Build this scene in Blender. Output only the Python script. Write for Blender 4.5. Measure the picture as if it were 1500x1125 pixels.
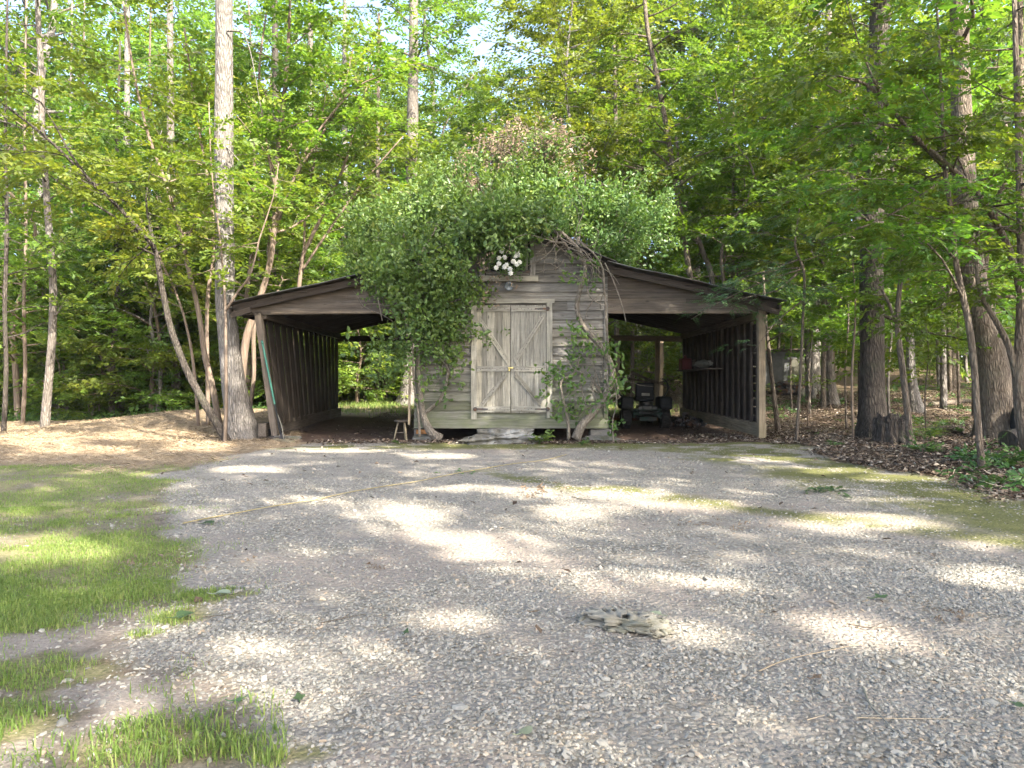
import bpy, bmesh, math, random
import numpy as np
from mathutils import Vector, Matrix, noise as mnoise

# ------------------------------------------------------------------ camera, world, sun, exposure
for o in list(bpy.data.objects):
    bpy.data.objects.remove(o)
scene = bpy.context.scene
COL = scene.collection
R = math.radians
CAM_H, CAM_D, F, VPX, VPY = 1.08, 13.5, 1040.0, 742.0, 562.5

cam_d = bpy.data.cameras.new('camera')
cam = bpy.data.objects.new('camera', cam_d)
COL.objects.link(cam)
cam.location = (0, -CAM_D, CAM_H)
cam.rotation_euler = (R(90), 0, 0)
cam_d.sensor_width = 36
cam_d.lens = 36 * F / 1500.0
cam_d.shift_x = 8 / 1500.0
cam_d.clip_start = 0.05
cam_d.clip_end = 2000
scene.camera = cam

SUN_EL = 42.0
SUN_AZ = math.atan2(0.60, -0.80)
SUNV = np.array([0.60 * math.cos(R(SUN_EL)), -0.80 * math.cos(R(SUN_EL)), math.sin(R(SUN_EL))])
world = bpy.data.worlds.new('World')
scene.world = world
world.use_nodes = True
wn = world.node_tree
wn.nodes.clear()
sky = wn.nodes.new('ShaderNodeTexSky')
sky.sky_type = 'NISHITA'
sky.sun_disc = False
sky.sun_elevation = R(SUN_EL)
sky.sun_rotation = SUN_AZ
sky.air_density = 0.7
sky.dust_density = 3.5
bg = wn.nodes.new('ShaderNodeBackground')
bg.inputs['Strength'].default_value = 0.15
wo = wn.nodes.new('ShaderNodeOutputWorld')
wn.links.new(sky.outputs[0], bg.inputs[0])
wn.links.new(bg.outputs[0], wo.inputs[0])

sd = bpy.data.lights.new('sun', 'SUN')
sd.energy = 3.7
sd.angle = R(0.55)
sd.color = (1.0, 0.93, 0.82)
sun = bpy.data.objects.new('sun', sd)
COL.objects.link(sun)
sun.rotation_euler = Vector(SUNV).to_track_quat('Z', 'Y').to_euler()
sun.location = (10, -25, 30)

scene.view_settings.view_transform = 'Standard'
scene.view_settings.look = 'None'
scene.view_settings.gamma = 1
scene.view_settings.exposure = 2.78
scene.cycles.max_bounces = 9
scene.cycles.diffuse_bounces = 6
scene.cycles.glossy_bounces = 2
scene.cycles.transmission_bounces = 7
scene.cycles.sample_clamp_indirect = 6
scene.cycles.use_denoising = True

# ------------------------------------------------------------------ helpers
def rngof(seed):
    return np.random.default_rng(seed)

def at(px, py, d):
    """photo pixel at a depth (metres from the camera) -> point of the place"""
    return np.array([(px - VPX) * d / F, d - CAM_D, CAM_H + (VPY - py) * d / F])

def hash2(ix, iy, seed):
    n = (ix.astype(np.int64) * 374761393 + iy.astype(np.int64) * 668265263 + seed * 1442695041) & 0x7fffffff
    n = ((n ^ (n >> 13)) * 1274126177) & 0x7fffffff
    return ((n ^ (n >> 16)) & 0xffff) / 65535.0

def vnoise(x, y, seed=0):
    x = np.asarray(x, float); y = np.asarray(y, float)
    ix = np.floor(x); iy = np.floor(y)
    fx = x - ix; fy = y - iy
    fx = fx * fx * (3 - 2 * fx); fy = fy * fy * (3 - 2 * fy)
    a = hash2(ix, iy, seed); b = hash2(ix + 1, iy, seed)
    c = hash2(ix, iy + 1, seed); d = hash2(ix + 1, iy + 1, seed)
    return (a * (1 - fx) + b * fx) * (1 - fy) + (c * (1 - fx) + d * fx) * fy

def fbm(x, y, seed=0, oct=4):
    s = 0; a = 0.5; t = 0
    for k in range(oct):
        s = s + a * vnoise(np.asarray(x) * 2 ** k + 17.3 * k, np.asarray(y) * 2 ** k - 9.1 * k, seed + k)
        t += a; a *= 0.5
    return s / t

def sstep(a, b, x):
    t = np.clip((x - a) / (b - a), 0, 1)
    return t * t * (3 - 2 * t)

def height(x, y):
    x = np.asarray(x, float); y = np.asarray(y, float)
    h = 0.34 * sstep(1.5, 11, y)
    h = h + 0.065 * np.maximum(0, y - 11) * sstep(0, 9, x) * (1 - sstep(45, 80, y) * 0.3)
    h = h + 0.012 * np.maximum(0, y - 11) * sstep(2, -6, x)
    h = h + 0.24 * np.exp(-((x + 8.2) / 3.2) ** 2 - ((y - 4.6) / 3.0) ** 2)
    h = h - 0.30 * sstep(-7.5, -14, x) * sstep(-2, 6, y)
    h = h - 0.75 * sstep(-5.5, -9, x) * sstep(7, 14, y)
    h = h + 0.10 * (fbm(x * .35, y * .35, 5) - .5) * sstep(4.2, 7, np.abs(x)) 
    h = h + 0.05 * (fbm(x * .9, y * .9, 8, 3) - .5)
    h = h + 0.05 * sstep(4.9, 6.2, x) * sstep(-9, -4, y)
    return h

def hz(x, y):
    return float(height(np.array([x]), np.array([y]))[0])

def tag(o, label=None, cat=None, group=None, kind=None):
    if label: o['label'] = label
    if cat: o['category'] = cat
    if group: o['group'] = group
    if kind: o['kind'] = kind
    return o

def empty(name, loc=(0, 0, 0), label=None, cat=None, group=None, rz=0):
    o = bpy.data.objects.new(name, None)
    COL.objects.link(o)
    o.location = [float(v) for v in loc]
    o.rotation_euler = (0, 0, rz)
    o.empty_display_size = 0.2
    return tag(o, label, cat, group)

def mesh_from(name, verts, faces, mats, attrs=None, midx=None, smooth=False):
    """faces: list of (M,3)/(M,4) int arrays"""
    me = bpy.data.meshes.new(name)
    verts = np.asarray(verts, np.float32).reshape(-1, 3)
    me.vertices.add(len(verts))
    me.vertices.foreach_set('co', verts.ravel())
    faces = [np.asarray(f, np.int32) for f in faces if len(f)]
    li = np.concatenate([f.ravel() for f in faces])
    sizes = np.concatenate([np.full(len(f), f.shape[1], np.int32) for f in faces])
    starts = np.concatenate([[0], np.cumsum(sizes)[:-1]]).astype(np.int32)
    me.loops.add(len(li)); me.loops.foreach_set('vertex_index', li)
    me.polygons.add(len(sizes)); me.polygons.foreach_set('loop_start', starts)
    for m in (mats if isinstance(mats, (list, tuple)) else [mats]):
        me.materials.append(m)
    if midx is not None:
        me.polygons.foreach_set('material_index', np.asarray(midx, np.int32))
    me.polygons.foreach_set('use_smooth', np.full(len(sizes), bool(smooth)))
    for k, v in (attrs or {}).items():
        v = np.asarray(v, np.float32)
        if v.ndim == 1:
            a = me.attributes.new(k, 'FLOAT', 'POINT'); a.data.foreach_set('value', v)
        elif v.shape[1] == 3:
            a = me.attributes.new(k, 'FLOAT_VECTOR', 'POINT'); a.data.foreach_set('vector', v.ravel())
        else:
            a = me.attributes.new(k, 'FLOAT_COLOR', 'POINT'); a.data.foreach_set('color', v.ravel())
    me.update(calc_edges=True)
    me.validate()
    return me

def link(name, me, parent=None):
    o = bpy.data.objects.new(name, me)
    COL.objects.link(o)
    if parent: o.parent = parent
    return o

class MB:
    """collects shapes; build() links them as one mesh object"""
    def __init__(s, seed=1):
        s.v = []; s.q = []; s.t = []; s.g = []; s.ti = []; s.n = 0
        s.r = random.Random(seed)
    def add(s, verts, quads=(), tris=(), grain=None, tint=None):
        verts = np.asarray(verts, float).reshape(-1, 3)
        if len(quads): s.q.append(np.asarray(quads, np.int64) + s.n)
        if len(tris): s.t.append(np.asarray(tris, np.int64) + s.n)
        s.v.append(verts)
        s.g.append(verts.copy() if grain is None else np.asarray(grain, float))
        if tint is None: tint = s.r.random()
        s.ti.append(np.full(len(verts), tint) if np.isscalar(tint) else np.asarray(tint, float))
        s.n += len(verts)
    def board(s, p0, p1, w, t, up=(0, 0, 1), seg=1, jit=0.0, tint=None, w1=None, skew0=0.0, skew1=0.0):
        """plank from p0 to p1 (centre line), width w along up, thickness t across"""
        p0 = np.array(p0, float); p1 = np.array(p1, float); d = p1 - p0; L = np.linalg.norm(d); d /= L
        u = np.array(up, float); u -= d * np.dot(u, d); u /= np.linalg.norm(u)
        n = np.cross(d, u)
        off = np.array([s.r.random() * 50, s.r.random() * 50, s.r.random() * 50])
        V = []; G = []
        for i in range(seg + 1):
            f = i / seg; c = p0 + d * L * f; ww = w + ((w1 if w1 is not None else w) - w) * f
            for (a, b) in ((-1, -1), (1, -1), (1, 1), (-1, 1)):
                sk = (skew0 if i == 0 else 0) * a + (skew1 if i == seg else 0) * a
                ja = s.r.uniform(-jit, jit); jb = s.r.uniform(-jit, jit) * .5
                V.append(c + u * (a * ww / 2 + ja) + n * (b * t / 2 + jb) + d * sk)
                G.append(off + np.array([L * f, a * ww / 2, b * t / 2]))
        Q = [[3, 2, 1, 0], [seg * 4 + k for k in (0, 1, 2, 3)]]
        for i in range(seg):
            for k in range(4):
                a = i * 4 + k; b = i * 4 + (k + 1) % 4
                Q.append([a, b, b + 4, a + 4])
        s.add(V, Q, grain=G, tint=tint)
    def box(s, c, size, tint=None, rz=0.0):
        c = np.array(c, float); h = np.array(size) / 2
        V = np.array([[x, y, z] for x in (-1, 1) for y in (-1, 1) for z in (-1, 1)]) * h
        ca, sa = math.cos(rz), math.sin(rz)
        V = V @ np.array([[ca, sa, 0], [-sa, ca, 0], [0, 0, 1]]) + c
        s.add(V, [[0, 1, 3, 2], [4, 6, 7, 5], [0, 4, 5, 1], [2, 3, 7, 6], [0, 2, 6, 4], [1, 5, 7, 3]], tint=tint)
    def rbox(s, c, size, r=0.03, seg=2, rx=0.0, ry=0.0, rz=0.0, tint=None):
        bm = bmesh.new()
        bmesh.ops.create_cube(bm, size=1)
        bmesh.ops.scale(bm, vec=size, verts=bm.verts)
        bmesh.ops.bevel(bm, geom=list(bm.edges), offset=r, segments=seg, profile=.5, affect='EDGES')
        M = Matrix.Translation(Vector(c)) @ Matrix.Rotation(rz, 4, 'Z') @ Matrix.Rotation(ry, 4, 'Y') @ Matrix.Rotation(rx, 4, 'X')
        bmesh.ops.transform(bm, matrix=M, verts=bm.verts)
        s.from_bm(bm, tint)
    def from_bm(s, bm, tint=None):
        bm.verts.index_update()
        V = [v.co[:] for v in bm.verts]
        Q = [[v.index for v in f.verts] for f in bm.faces if len(f.verts) == 4]
        T = [[v.index for v in f.verts] for f in bm.faces if len(f.verts) == 3]
        for f in bm.faces:
            if len(f.verts) > 4:
                vs = [v.index for v in f.verts]
                T += [[vs[0], vs[k], vs[k + 1]] for k in range(1, len(vs) - 1)]
        s.add(V, Q, T, tint=tint)
        bm.free()
    def lathe(s, c, axis, prof, n=24, tint=None):
        """prof: list of (radius, along)"""
        c = np.array(c, float); a = np.array(axis, float); a /= np.linalg.norm(a)
        u = np.cross(a, [0, 0, 1.0]) if abs(a[2]) < .9 else np.cross(a, [1.0, 0, 0])
        u /= np.linalg.norm(u); w = np.cross(a, u)
        V = []; Q = []
        for (r, l) in prof:
            for k in range(n):
                t = 2 * math.pi * k / n
                V.append(c + a * l + (u * math.cos(t) + w * math.sin(t)) * r)
        for i in range(len(prof) - 1):
            for k in range(n):
                Q.append([i * n + k, i * n + (k + 1) % n, (i + 1) * n + (k + 1) % n, (i + 1) * n + k])
        s.add(V, Q, tint=tint)
    def tube(s, pts, radii, n=8, res=4, wob=0.0, seed=0, tint=None):
        v, q, g = tube_arrays(pts, radii, n, res, wob, seed)
        s.add(v, q, grain=g, tint=tint)
    def build(s, name, mat, parent=None, smooth=False):
        me = mesh_from(name, np.concatenate(s.v), [np.concatenate(x) for x in (s.q, s.t) if x], mat,
                       {'grain': np.concatenate(s.g), 'tint': np.concatenate(s.ti)}, smooth=smooth)
        return link(name, me, parent)

def resample(pts, vals, res):
    pts = np.asarray(pts, float); vals = np.asarray(vals, float)
    n = len(pts)
    if n < 3 or res <= 1:
        return pts, vals
    P = np.vstack([2 * pts[0] - pts[1], pts, 2 * pts[-1] - pts[-2]])
    out = []; ov = []
    for i in range(n - 1):
        p0, p1, p2, p3 = P[i:i + 4]
        for k in range(res):
            t = k / res
            out.append(.5 * ((2 * p1) + (-p0 + p2) * t + (2 * p0 - 5 * p1 + 4 * p2 - p3) * t * t + (-p0 + 3 * p1 - 3 * p2 + p3) * t ** 3))
            ov.append(vals[i] * (1 - t) + vals[i + 1] * t)
    out.append(pts[-1]); ov.append(vals[-1])
    return np.array(out), np.array(ov)

def tube_arrays(pts, radii, n=8, res=4, wob=0.0, seed=0, flare=None):
    P, r = resample(pts, radii, res)
    m = len(P)
    T = np.gradient(P, axis=0); T /= np.linalg.norm(T, axis=1)[:, None] + 1e-9
    u = np.cross(T[0], [0.31, 0.95, 0.05]); 
    if np.linalg.norm(u) < .1: u = np.cross(T[0], [1.0, 0, 0])
    u /= np.linalg.norm(u)
    ang = np.arange(n) * 2 * math.pi / n
    V = np.zeros((m, n, 3)); G = np.zeros((m, n, 3))
    L = np.concatenate([[0], np.cumsum(np.linalg.norm(np.diff(P, axis=0), axis=1))])
    rg = rngof(seed)
    ph = rg.random(6) * 6.28
    for i in range(m):
        u = u - T[i] * np.dot(u, T[i]); u /= np.linalg.norm(u); w = np.cross(T[i], u)
        rr = np.full(n, r[i])
        if wob:
            rr = rr * (1 + wob * (np.sin(ang * 2 + ph[0] + L[i] * .9) * .5 + np.sin(ang * 3 + ph[1] - L[i] * 1.7) * .35
                                  + np.sin(ang * 5 + ph[2] + L[i] * .6) * .22 + np.sin(L[i] * 2.3 + ph[3]) * .4))
        if flare is not None:
            rr = rr * (1 + flare * math.exp(-L[i] / .45) * (np.abs(np.sin(ang * 2.5 + ph[4])) * 1.2 + .15))
        V[i] = P[i] + (np.cos(ang) * rr)[:, None] * u + (np.sin(ang) * rr)[:, None] * w
        G[i, :, 0] = L[i]; G[i, :, 1] = np.cos(ang) * r[i]; G[i, :, 2] = np.sin(ang) * r[i]
    k = np.arange(n); k2 = (k + 1) % n
    Q = np.concatenate([np.stack([i * n + k, i * n + k2, (i + 1) * n + k2, (i + 1) * n + k], 1) for i in range(m - 1)])
    G = G.reshape(-1, 3) + rg.random(3) * 30
    V = V.reshape(-1, 3)
    # caps
    V = np.vstack([V, P[0], P[-1]]); G = np.vstack([G, G[0], G[-1]])
    c0, c1 = m * n, m * n + 1
    Q = np.concatenate([Q, np.stack([k2, k, np.full(n, c0), np.full(n, c0)], 1)[:0]])
    tri0 = np.stack([k2, k, np.full(n, c0)], 1); tri1 = np.stack([(m - 1) * n + k, (m - 1) * n + k2, np.full(n, c1)], 1)
    tube_arrays.tris = np.concatenate([tri0, tri1])
    return V, Q, G

# ------------------------------------------------------------------ materials
def newmat(name):
    m = bpy.data.materials.new(name); m.use_nodes = True
    nt = m.node_tree; nt.nodes.clear()
    out = nt.nodes.new('ShaderNodeOutputMaterial')
    return m, nt, out

def nd(nt, t, **kw):
    n = nt.nodes.new(t)
    for k, v in kw.items(): setattr(n, k, v)
    return n

def ramp(nt, fac, stops, interp='LINEAR'):
    n = nd(nt, 'ShaderNodeValToRGB'); cr = n.color_ramp; cr.interpolation = interp
    while len(cr.elements) < len(stops): cr.elements.new(.5)
    for e, (p, c) in zip(cr.elements, stops):
        e.position = p; e.color = (*c, 1) if len(c) == 3 else c
    if fac is not None: nt.links.new(fac, n.inputs[0])
    return n.outputs[0]

def mixc(nt, fac, a, b, mode='MIX'):
    n = nd(nt, 'ShaderNodeMix', data_type='RGBA', blend_type=mode)
    for sock, v in ((n.inputs[0], fac), (n.inputs[6], a), (n.inputs[7], b)):
        if hasattr(v, 'is_linked') or hasattr(v, 'links'): nt.links.new(v, sock)
        else: sock.default_value = v if isinstance(v, (int, float)) else ((*v, 1) if len(v) == 3 else v)
    return n.outputs[2]

def math_(nt, op, a, b=None, c=None, clamp=False):
    n = nd(nt, 'ShaderNodeMath', operation=op, use_clamp=clamp)
    for i, v in enumerate((a, b, c)):
        if v is None: continue
        if isinstance(v, (int, float)): n.inputs[i].default_value = v
        else: nt.links.new(v, n.inputs[i])
    return n.outputs[0]

def attr(nt, name):
    return nd(nt, 'ShaderNodeAttribute', attribute_name=name)

def noise(nt, vec, scale, detail=4, rough=.6, dist=0.0):
    n = nd(nt, 'ShaderNodeTexNoise'); n.inputs['Scale'].default_value = scale
    n.inputs['Detail'].default_value = detail; n.inputs['Roughness'].default_value = rough
    n.inputs['Distortion'].default_value = dist
    if vec is not None: nt.links.new(vec, n.inputs['Vector'])
    return n.outputs[0]

def mapping(nt, vec, scale=(1, 1, 1), loc=(0, 0, 0)):
    n = nd(nt, 'ShaderNodeMapping'); n.inputs['Scale'].default_value = scale; n.inputs['Location'].default_value = loc
    nt.links.new(vec, n.inputs['Vector'])
    return n.outputs[0]

def bump(nt, h, strength=.5, dist=.01):
    n = nd(nt, 'ShaderNodeBump'); n.inputs['Strength'].default_value = strength; n.inputs['Distance'].default_value = dist
    nt.links.new(h, n.inputs['Height'])
    return n.outputs[0]

def princ(nt, out, col, rough=.8, spec=.25, normal=None, metal=0.0):
    p = nd(nt, 'ShaderNodeBsdfPrincipled')
    if isinstance(col, (tuple, list)): p.inputs['Base Color'].default_value = (*col, 1)
    else: nt.links.new(col, p.inputs['Base Color'])
    if isinstance(rough, (int, float)): p.inputs['Roughness'].default_value = rough
    else: nt.links.new(rough, p.inputs['Roughness'])
    p.inputs['Specular IOR Level'].default_value = spec
    p.inputs['Metallic'].default_value = metal
    if normal is not None: nt.links.new(normal, p.inputs['Normal'])
    if out is not None: nt.links.new(p.outputs[0], out.inputs[0])
    return p

def leaf_mat(name, stops, trans, rough=.45, spec=.35, tfac=.42, var=.35):
    m, nt, out = newmat(name)
    t = attr(nt, 'tint').outputs['Fac']
    oi = nd(nt, 'ShaderNodeObjectInfo')
    c = ramp(nt, t, stops)
    hsv = nd(nt, 'ShaderNodeHueSaturation')
    v = math_(nt, 'MULTIPLY_ADD', oi.outputs['Random'], var, 1 - var / 2)
    nt.links.new(v, hsv.inputs['Value'])
    hue = math_(nt, 'MULTIPLY_ADD', oi.outputs['Random'], .04, .48)
    nt.links.new(hue, hsv.inputs['Hue'])
    nt.links.new(c, hsv.inputs['Color'])
    p = princ(nt, None, hsv.outputs[0], rough, spec)
    tr = nd(nt, 'ShaderNodeBsdfTranslucent')
    tc = mixc(nt, 1.0, hsv.outputs[0], trans, 'MULTIPLY')
    nt.links.new(tc, tr.inputs[0])
    mx = nd(nt, 'ShaderNodeMixShader'); mx.inputs[0].default_value = tfac
    nt.links.new(p.outputs[0], mx.inputs[1]); nt.links.new(tr.outputs[0], mx.inputs[2])
    nt.links.new(mx.outputs[0], out.inputs[0])
    return m

def bark_mat(name, dark, light, scale=9.0, patch=None, strength=.9, stretch=.22):
    m, nt, out = newmat(name)
    g = attr(nt, 'grain').outputs['Vector']
    tc = nd(nt, 'ShaderNodeTexCoord').outputs['Object']
    v = mapping(nt, tc, (1, 1, stretch))
    n1 = noise(nt, v, scale * 1.6, 6, .65, .6)
    vo = nd(nt, 'ShaderNodeTexVoronoi', feature='DISTANCE_TO_EDGE'); vo.inputs['Scale'].default_value = scale * 2.8
    nt.links.new(v, vo.inputs['Vector'])
    crack = math_(nt, 'MULTIPLY', vo.outputs['Distance'], 2.2, clamp=True)
    h = math_(nt, 'MULTIPLY_ADD', crack, .6, n1)
    f = math_(nt, 'MULTIPLY_ADD', crack, .36, n1)
    c = ramp(nt, f, [(.36, dark), (.62, tuple(.5 * (a + b) for a, b in zip(dark, light))), (.85, light)])
    n2 = noise(nt, tc, 1.7, 4, .6)
    if patch:
        c = mixc(nt, ramp(nt, n2, [(.52, (0, 0, 0)), (.68, (1, 1, 1))]), c, patch)
    c = mixc(nt, math_(nt, 'MULTIPLY', noise(nt, tc, 23, 3, .7), .35), c, dark)
    princ(nt, out, c, .9, .15, bump(nt, h, strength, .05))
    return m

def wood_mat(name, dark, mid, light, algae=0.0, stain=(.10, .13, .035), zalgae=(.2, 1.6), rough=.88, contrast=1.0):
    m, nt, out = newmat(name)
    g = attr(nt, 'grain').outputs['Vector']; t = attr(nt, 'tint').outputs['Fac']
    v = mapping(nt, g, (1.2, 26, 26))
    n1 = noise(nt, v, 1.6, 7, .65, .35)
    v2 = mapping(nt, g, (2.2, 70, 70))
    n2 = noise(nt, v2, 1.3, 4, .7, .2)
    c = ramp(nt, n1, [(.30, dark), (.48, mid), (.70, light)])
    tv = ramp(nt, t, [(0, (.55, .53, .50)), (.35, (.85, .85, .86)), (.7, (1.02, 1, .97)), (1, (1.22, 1.15, 1.02))])
    c = mixc(nt, 1.0, c, tv, 'MULTIPLY')
    crack = ramp(nt, n2, [(.30, (1, 1, 1)), (.40, (0, 0, 0))])
    c = mixc(nt, math_(nt, 'MULTIPLY', crack, .75), c, tuple(x * .25 for x in dark))
    # knots
    vk = mapping(nt, g, (2.3, 6.5, 6.5))
    vo = nd(nt, 'ShaderNodeTexVoronoi'); vo.inputs['Scale'].default_value = 1.0; nt.links.new(vk, vo.inputs['Vector'])
    kn = ramp(nt, vo.outputs['Distance'], [(.05, (1, 1, 1)), (.13, (0, 0, 0))])
    c = mixc(nt, math_(nt, 'MULTIPLY', kn, .8), c, tuple(x * .35 for x in dark))
    tcn = nd(nt, 'ShaderNodeTexCoord').outputs['Object']
    big = noise(nt, mapping(nt, tcn, (.9, .9, 1.6)), 1.5, 5, .65)
    c = mixc(nt, ramp(nt, big, [(.40, (.5, .5, .5)), (.62, (0, 0, 0))]), c, tuple(x * .55 for x in mid))
    if algae:
        sx = nd(nt, 'ShaderNodeSeparateXYZ'); nt.links.new(tcn, sx.inputs[0])
        zz = nd(nt, 'ShaderNodeMapRange'); zz.inputs[1].default_value = zalgae[0]; zz.inputs[2].default_value = zalgae[1]
        zz.inputs[3].default_value = 1; zz.inputs[4].default_value = 0
        nt.links.new(sx.outputs[2], zz.inputs[0])
        an = noise(nt, mapping(nt, tcn, (1.1, 1.1, 2.6)), 2.3, 5, .7)
        a = math_(nt, 'MULTIPLY', math_(nt, 'ADD', zz.outputs[0], -.12), math_(nt, 'MULTIPLY_ADD', an, 3.2, -.9, clamp=True), clamp=True)
        c = mixc(nt, math_(nt, 'MULTIPLY', a, algae, clamp=True), c, stain)
    hh = math_(nt, 'MULTIPLY_ADD', n2, .6, n1)
    princ(nt, out, c, rough, .2, bump(nt, hh, .55, .012))
    return m

def plain_mat(name, col, rough=.6, spec=.3, var=.25, scale=14, metal=0.0, dirt=None, bstr=.15):
    m, nt, out = newmat(name)
    tc = nd(nt, 'ShaderNodeTexCoord').outputs['Object']
    n1 = noise(nt, tc, scale, 5, .65)
    lo = tuple(x * (1 - var) for x in col); hi = tuple(x * (1 + var) for x in col)
    c = ramp(nt, n1, [(.3, lo), (.7, hi)])
    if dirt:
        n2 = noise(nt, tc, scale * .35, 5, .7)
        c = mixc(nt, ramp(nt, n2, [(.48, (0, 0, 0)), (.62, (1, 1, 1))]), c, dirt)
    princ(nt, out, c, rough, spec, bump(nt, n1, bstr, .01), metal)
    return m

def tint_mat(name, stops, rough=.85, spec=.2, scale=30, amt=.35, tfac=0.0):
    m, nt, out = newmat(name)
    t = attr(nt, 'tint').outputs['Fac']
    c = ramp(nt, t, stops)
    tc = nd(nt, 'ShaderNodeTexCoord').outputs['Object']
    n1 = noise(nt, tc, scale, 3, .6)
    c = mixc(nt, amt, c, ramp(nt, n1, [(.3, (.35, .35, .35)), (.7, (1.4, 1.4, 1.4))]), 'MULTIPLY')
    p = princ(nt, None if tfac else out, c, rough, spec)
    if tfac:
        tr = nd(nt, 'ShaderNodeBsdfTranslucent'); nt.links.new(c, tr.inputs[0])
        mx = nd(nt, 'ShaderNodeMixShader'); mx.inputs[0].default_value = tfac
        nt.links.new(p.outputs[0], mx.inputs[1]); nt.links.new(tr.outputs[0], mx.inputs[2]); nt.links.new(mx.outputs[0], out.inputs[0])
    return m

M = {}
M['leaf'] = leaf_mat('beech_leaf', [(0, (0.039, 0.081, 0.013)), (.5, (0.077, 0.138, 0.020)), (.85, (0.119, 0.184, 0.025)), (1, (0.183, 0.210, 0.027))], (1.7, 1.7, .75), tfac=.48)
M['leaf_light'] = leaf_mat('maple_leaf', [(0, (0.056, 0.098, 0.014)), (.5, (0.105, 0.158, 0.023)), (.85, (0.148, 0.195, 0.029)), (1, (0.210, 0.219, 0.032))], (1.7, 1.65, .75), tfac=.48)
M['leaf_far'] = leaf_mat('woodland_leaf', [(0, (0.053, 0.099, 0.018)), (.5, (0.092, 0.154, 0.025)), (.9, (0.150, 0.213, 0.035)), (1, (0.210, 0.234, 0.037))], (1.7, 1.65, .8), tfac=.48)
M['leaf_vine'] = leaf_mat('vine_leaf', [(0, (0.043, 0.095, 0.026)), (.5, (0.080, 0.148, 0.036)), (.85, (0.128, 0.192, 0.045)), (1, (0.188, 0.218, 0.050))], (1.890, 1.850, 0.843), rough=.42, spec=.35, tfac=.34, var=.12)
M['leaf_dead'] = tint_mat('dead_leaf', [(0, (0.109, 0.072, 0.045)), (.5, (0.196, 0.145, 0.098)), (1, (0.282, 0.230, 0.170))], tfac=.25)
M['leaf_cedar'] = leaf_mat('feathery_leaf', [(0, (.030, .065, .025)), (.5, (.055, .105, .040)), (1, (.09, .145, .05))], (1.2, 1.4, .7), tfac=.3)
M['bark_grey'] = bark_mat('grey_bark', (0.078, 0.069, 0.058), (0.281, 0.257, 0.226), 9, (0.211, 0.195, 0.172))
M['bark_pale'] = bark_mat('pale_bark', (0.082, 0.069, 0.056), (0.214, 0.189, 0.158), 8, (0.184, 0.168, 0.148))
M['bark_brown'] = bark_mat('brown_bark', (0.064, 0.049, 0.036), (0.221, 0.183, 0.140), 10, (0.145, 0.128, 0.093))
M['bark_dark'] = bark_mat('dark_bark', (0.027, 0.023, 0.019), (0.112, 0.094, 0.076), 10, (0.072, 0.072, 0.047))
M['bark_tan'] = bark_mat('tan_smooth_bark', (0.110, 0.081, 0.058), (0.220, 0.174, 0.130), 6, (0.187, 0.140, 0.104), .3, .15)
M['vine_wood'] = bark_mat('vine_bark', (.12, .10, .075), (.33, .29, .235), 16, (.22, .20, .15))
M['wood'] = wood_mat('weathered_siding', (0.067, 0.061, 0.052), (0.177, 0.166, 0.144), (0.305, 0.298, 0.270), .6, (0.103, 0.128, 0.040), (.25, 1.75))
M['wood_door'] = wood_mat('weathered_door_wood', (0.112, 0.104, 0.083), (0.268, 0.254, 0.208), (0.399, 0.384, 0.325), .55, (0.162, 0.176, 0.065), (-.1, .75))
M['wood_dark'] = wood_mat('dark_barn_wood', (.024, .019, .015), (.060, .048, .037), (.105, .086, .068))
M['wood_brown'] = wood_mat('brown_barn_wood', (0.044, 0.035, 0.026), (0.112, 0.093, 0.073), (0.184, 0.157, 0.127))
M['wood_new'] = wood_mat('pale_rough_timber', (.10, .08, .055), (.21, .172, .122), (.31, .26, .19), .3, (.15, .16, .06), (.0, .5))
M['metal_roof'] = plain_mat('weathered_tin', (.07, .07, .066), .6, .3, .35, 3, .4, (.06, .04, .03))
M['black'] = plain_mat('black_paint', (.008, .009, .009), 0.7, .3)
M['rubber'] = plain_mat('tyre_rubber', (.013, .013, .012), .8, .2, .3, 20, 0, (.028, .022, .017))
M['mower_green'] = plain_mat('dark_green_paint', (.008, .022, .015), 0.75, .3, .2, 10, 0, (.02, .018, .014))
M['engine'] = plain_mat('engine_metal', (0.018, 0.019, 0.018), .4, .5, .4, 20, .6, (0.024, 0.021, 0.018))
M['rust'] = plain_mat('rusty_orange_paint', (0.088, 0.030, 0.010), .6, .3, .35, 9, 0, (0.024, 0.014, 0.008))
M['rock'] = plain_mat('lichen_rock', (0.112, 0.104, 0.084), .92, .15, .35, 6, 0, (0.202, 0.202, 0.190), .9)
M['stone'] = plain_mat('rough_fieldstone', (0.140, 0.133, 0.119), .9, .2, .3, 8, 0, (0.084, 0.084, 0.056), .7)
M['brick'] = plain_mat('orange_brick', (0.280, 0.133, 0.049), .9, .2, .3, 12, 0, None, .5)
M['red'] = plain_mat('red_plastic', (0.100, 0.009, 0.007), .5, .4)
M['cloth'] = plain_mat('dusty_cloth', (0.198, 0.192, 0.156), .95, .1, .3, 9)
M['green_paint'] = plain_mat('teal_green_paint', (.015, .115, .075), .4, .5, .15)
M['white'] = plain_mat('white_paint', (.62, .62, .62), .7, .3, .12)
M['iron'] = plain_mat('old_iron', (.055, .052, .05), .6, .4, .4, 20, .5, (.12, .06, .03))
M['brass'] = plain_mat('brass', (.55, .45, .18), .4, .5, .1, 20, .8)
M['glass_grey'] = plain_mat('grey_enamel', (.13, .15, .16), .25, .6, .2, 10)
M['yellow'] = plain_mat('faded_yellow_hose', (.25, .205, .105), .8, .2, .25, 12, 0, (.26, .22, .13))
M['grey_wall'] = plain_mat('grey_shed_board', (0.095, 0.098, 0.095), .85, .2, .25, 4)
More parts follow.
